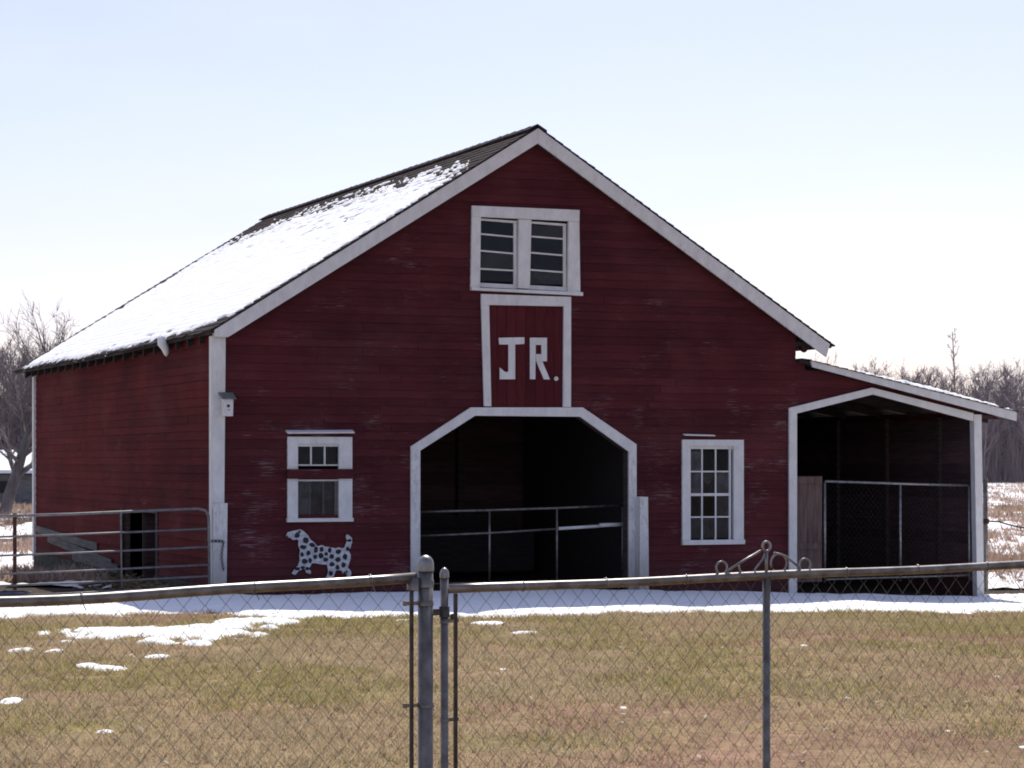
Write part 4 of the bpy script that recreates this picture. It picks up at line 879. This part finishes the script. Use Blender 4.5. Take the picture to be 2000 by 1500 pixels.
# ------------------------------------------------------------------ grass
def grass(name, label, n, y0, y1, kx, hs, ws, outer=False):
    Y = np.sqrt(NR.uniform(y0 ** 2, y1 ** 2, n)); X = NR.uniform(-1, 1, n) * (kx * Y + (3.5 if outer else 1.2))
    if outer: k_ = (np.abs(X) > .245 * Y + 1.1) | (Y < 12.6); X, Y = X[k_], Y[k_]; n = len(X)
    u, v = toUV(X, Y); m = snowmask(X, Y)
    clump = fbm(X * 2.2, Y * 2.2, 81, 3) * .6 + fbm(X * 8, Y * 8, 83, 2) * .4
    ok = (m < NR.uniform(-.10, .22, n)) & ((v < -.8) | (u < -9)) & (NR.random(n) < .1 + 1.3 * sstep(.25, .7, clump))
    # bare reddish soil shows in places
    soil = fbm(X * .5 + 5, Y * .6, 87, 4) * .85 + .16 * sstep(19, 14.5, Y) * sstep(-1.5, 1, X) - .02
    ok &= NR.random(n) > sstep(.56, .70, soil) * .75
    X, Y, clump, soil = X[ok], Y[ok], clump[ok], soil[ok]; n = len(X); Z = gz(X, Y)
    h = NR.uniform(.4, 1.0, n) * hs * (.5 + clump); w_ = NR.uniform(.6, 1.3, n) * ws; a_ = NR.uniform(0, 2 * pi, n)
    ld = NR.uniform(0, 2 * pi, n); lm = h * NR.uniform(.2, 1.6, n)
    base = np.stack([X, Y, Z - .004], -1); dx = np.stack([np.cos(a_) * w_, np.sin(a_) * w_, 0 * w_], -1)
    tip = base + np.stack([np.cos(ld) * lm, np.sin(ld) * lm, h], -1)
    Vn = np.stack([base - dx, base + dx, tip], 1).reshape(-1, 3)
    me = bigmesh(name, Vn, np.arange(n * 3).reshape(-1, 3))
    gn = fbm(X * .55, Y * .55, 91, 4) + .12 * sstep(22, 27.5, Y) - .03; r1 = NR.random(n); r2 = NR.random(n)[:, None]
    tan = np.array((.54, .43, .255)); straw = np.array((.66, .56, .39)); grn = np.array((.38, .35, .12)); brn = np.array((.32, .225, .14)); red = np.array((.50, .31, .25))
    tan, straw, grn, brn, red = (q_ * .93 for q_ in (tan, straw, grn, brn, red)); c = tan + (straw - tan) * r2 * .5
    c = np.where((r1 < sstep(.34, .68, gn) * .68)[:, None], grn * (.7 + .6 * r2), c)
    c = np.where((NR.random(n) < .2)[:, None], brn * (.7 + .6 * r2), c)
    c = np.where((NR.random(n) < sstep(.50, .66, soil) * .65)[:, None], red * (.75 + .5 * r2), c)
    col = np.ones((n, 3, 4), np.float32); col[:, :, :3] = c[:, None, :]
    at = me.color_attributes.new('tone', 'FLOAT_COLOR', 'POINT'); at.data.foreach_set('color', col.ravel())
    return tag(link(name, me, M['grass']), label, 'grass', None, 'stuff')
grass('grass', 'short dormant tan and green lawn grass before the barn', 640000, 12.5, 35.5, .245, .06, .0052)
grass('grass', 'short dormant lawn grass at both sides and before the fence', 330000, 5.5, 36, .40, .06, .0075, True)

# coarse dead grass standing in the fields beyond the barn
def field_grass(name, label, n, k0, k1, d0, d1):
    D = np.exp(NR.uniform(math.log(d0), math.log(d1), n)); X = NR.uniform(k0, k1, n) * D; Y = D
    u, v = toUV(X, Y); cl = fbm(X * .9, Y * .35, 101, 4)
    ok = ~((u > -5.2) & (u < 8.2) & (v > -.3) & (v < 13.5)) & (NR.random(n) < sstep(.38, .62, cl)) & ~((u > -9) & (u < -4) & (v < 2)); X, Y, cl = X[ok], Y[ok], cl[ok]; n = len(X); Z = gz(X, Y)
    h = NR.uniform(.08, .3, n) * (.4 + cl); w_ = NR.uniform(.006, .016, n) * (1 + Y / 90); ld = NR.uniform(0, 2 * pi, n); lm = h * NR.uniform(.2, 1.0, n)
    base = np.stack([X, Y, Z - .01], -1); dx = np.stack([w_, 0 * w_, 0 * w_], -1); tip = base + np.stack([np.cos(ld) * lm, np.sin(ld) * lm, h], -1)
    me = bigmesh(name, np.stack([base - dx, base + dx, tip], 1).reshape(-1, 3), np.arange(n * 3).reshape(-1, 3))
    r2 = NR.random(n)[:, None]; c = np.array((.26, .175, .14)) + (np.array((.46, .35, .27)) - np.array((.26, .175, .14))) * r2
    col = np.ones((n, 3, 4), np.float32); col[:, :, :3] = c[:, None, :]
    at = me.color_attributes.new('tone', 'FLOAT_COLOR', 'POINT'); at.data.foreach_set('color', col.ravel())
    return tag(link(name, me, M['grass']), label, 'grass', None, 'stuff')
field_grass('field_grass', 'tufts of dead grass in the field right of the lean-to', 60000, .15, .30, 37.5, 190)
field_grass('field_grass', 'tufts of dead grass on the rough ground left behind the barn', 60000, -.36, -.17, 36, 100)

# dry leaves and pale flecks of litter on the lawn
nl = 1500
LY = np.sqrt(NR.uniform(13.5 ** 2, 28 ** 2, nl)); LX = NR.uniform(-1, 1, nl) * (.24 * LY + .8); LZ = gz(LX, LY) + NR.uniform(.012, .04, nl)
la = NR.uniform(0, 2 * pi, nl); ll = NR.uniform(.008, .028, nl); lt = NR.uniform(-.5, .9, nl)
d1 = np.stack([np.cos(la) * ll, np.sin(la) * ll, lt * ll], -1); d2 = np.stack([-np.sin(la) * ll * .55, np.cos(la) * ll * .55, .3 * ll], -1); c0 = np.stack([LX, LY, LZ], -1)
me = bigmesh('leaf_litter', np.stack([c0 - d1, c0 + d2, c0 + d1, c0 - d2], 1).reshape(-1, 3), np.arange(nl * 4).reshape(-1, 4))
lc = np.where((NR.random(nl) < .25)[:, None], np.array((.62, .55, .46)), np.array((.20, .12, .07)) + NR.random(nl)[:, None] * np.array((.22, .16, .11)))
col = np.ones((nl, 4, 4), np.float32); col[:, :, :3] = lc[:, None, :]
at = me.color_attributes.new('tone', 'FLOAT_COLOR', 'POINT'); at.data.foreach_set('color', col.ravel())
tag(link('leaf_litter', me, M['grass']), 'dry leaves and litter scattered over the lawn', 'leaves', None, 'stuff')
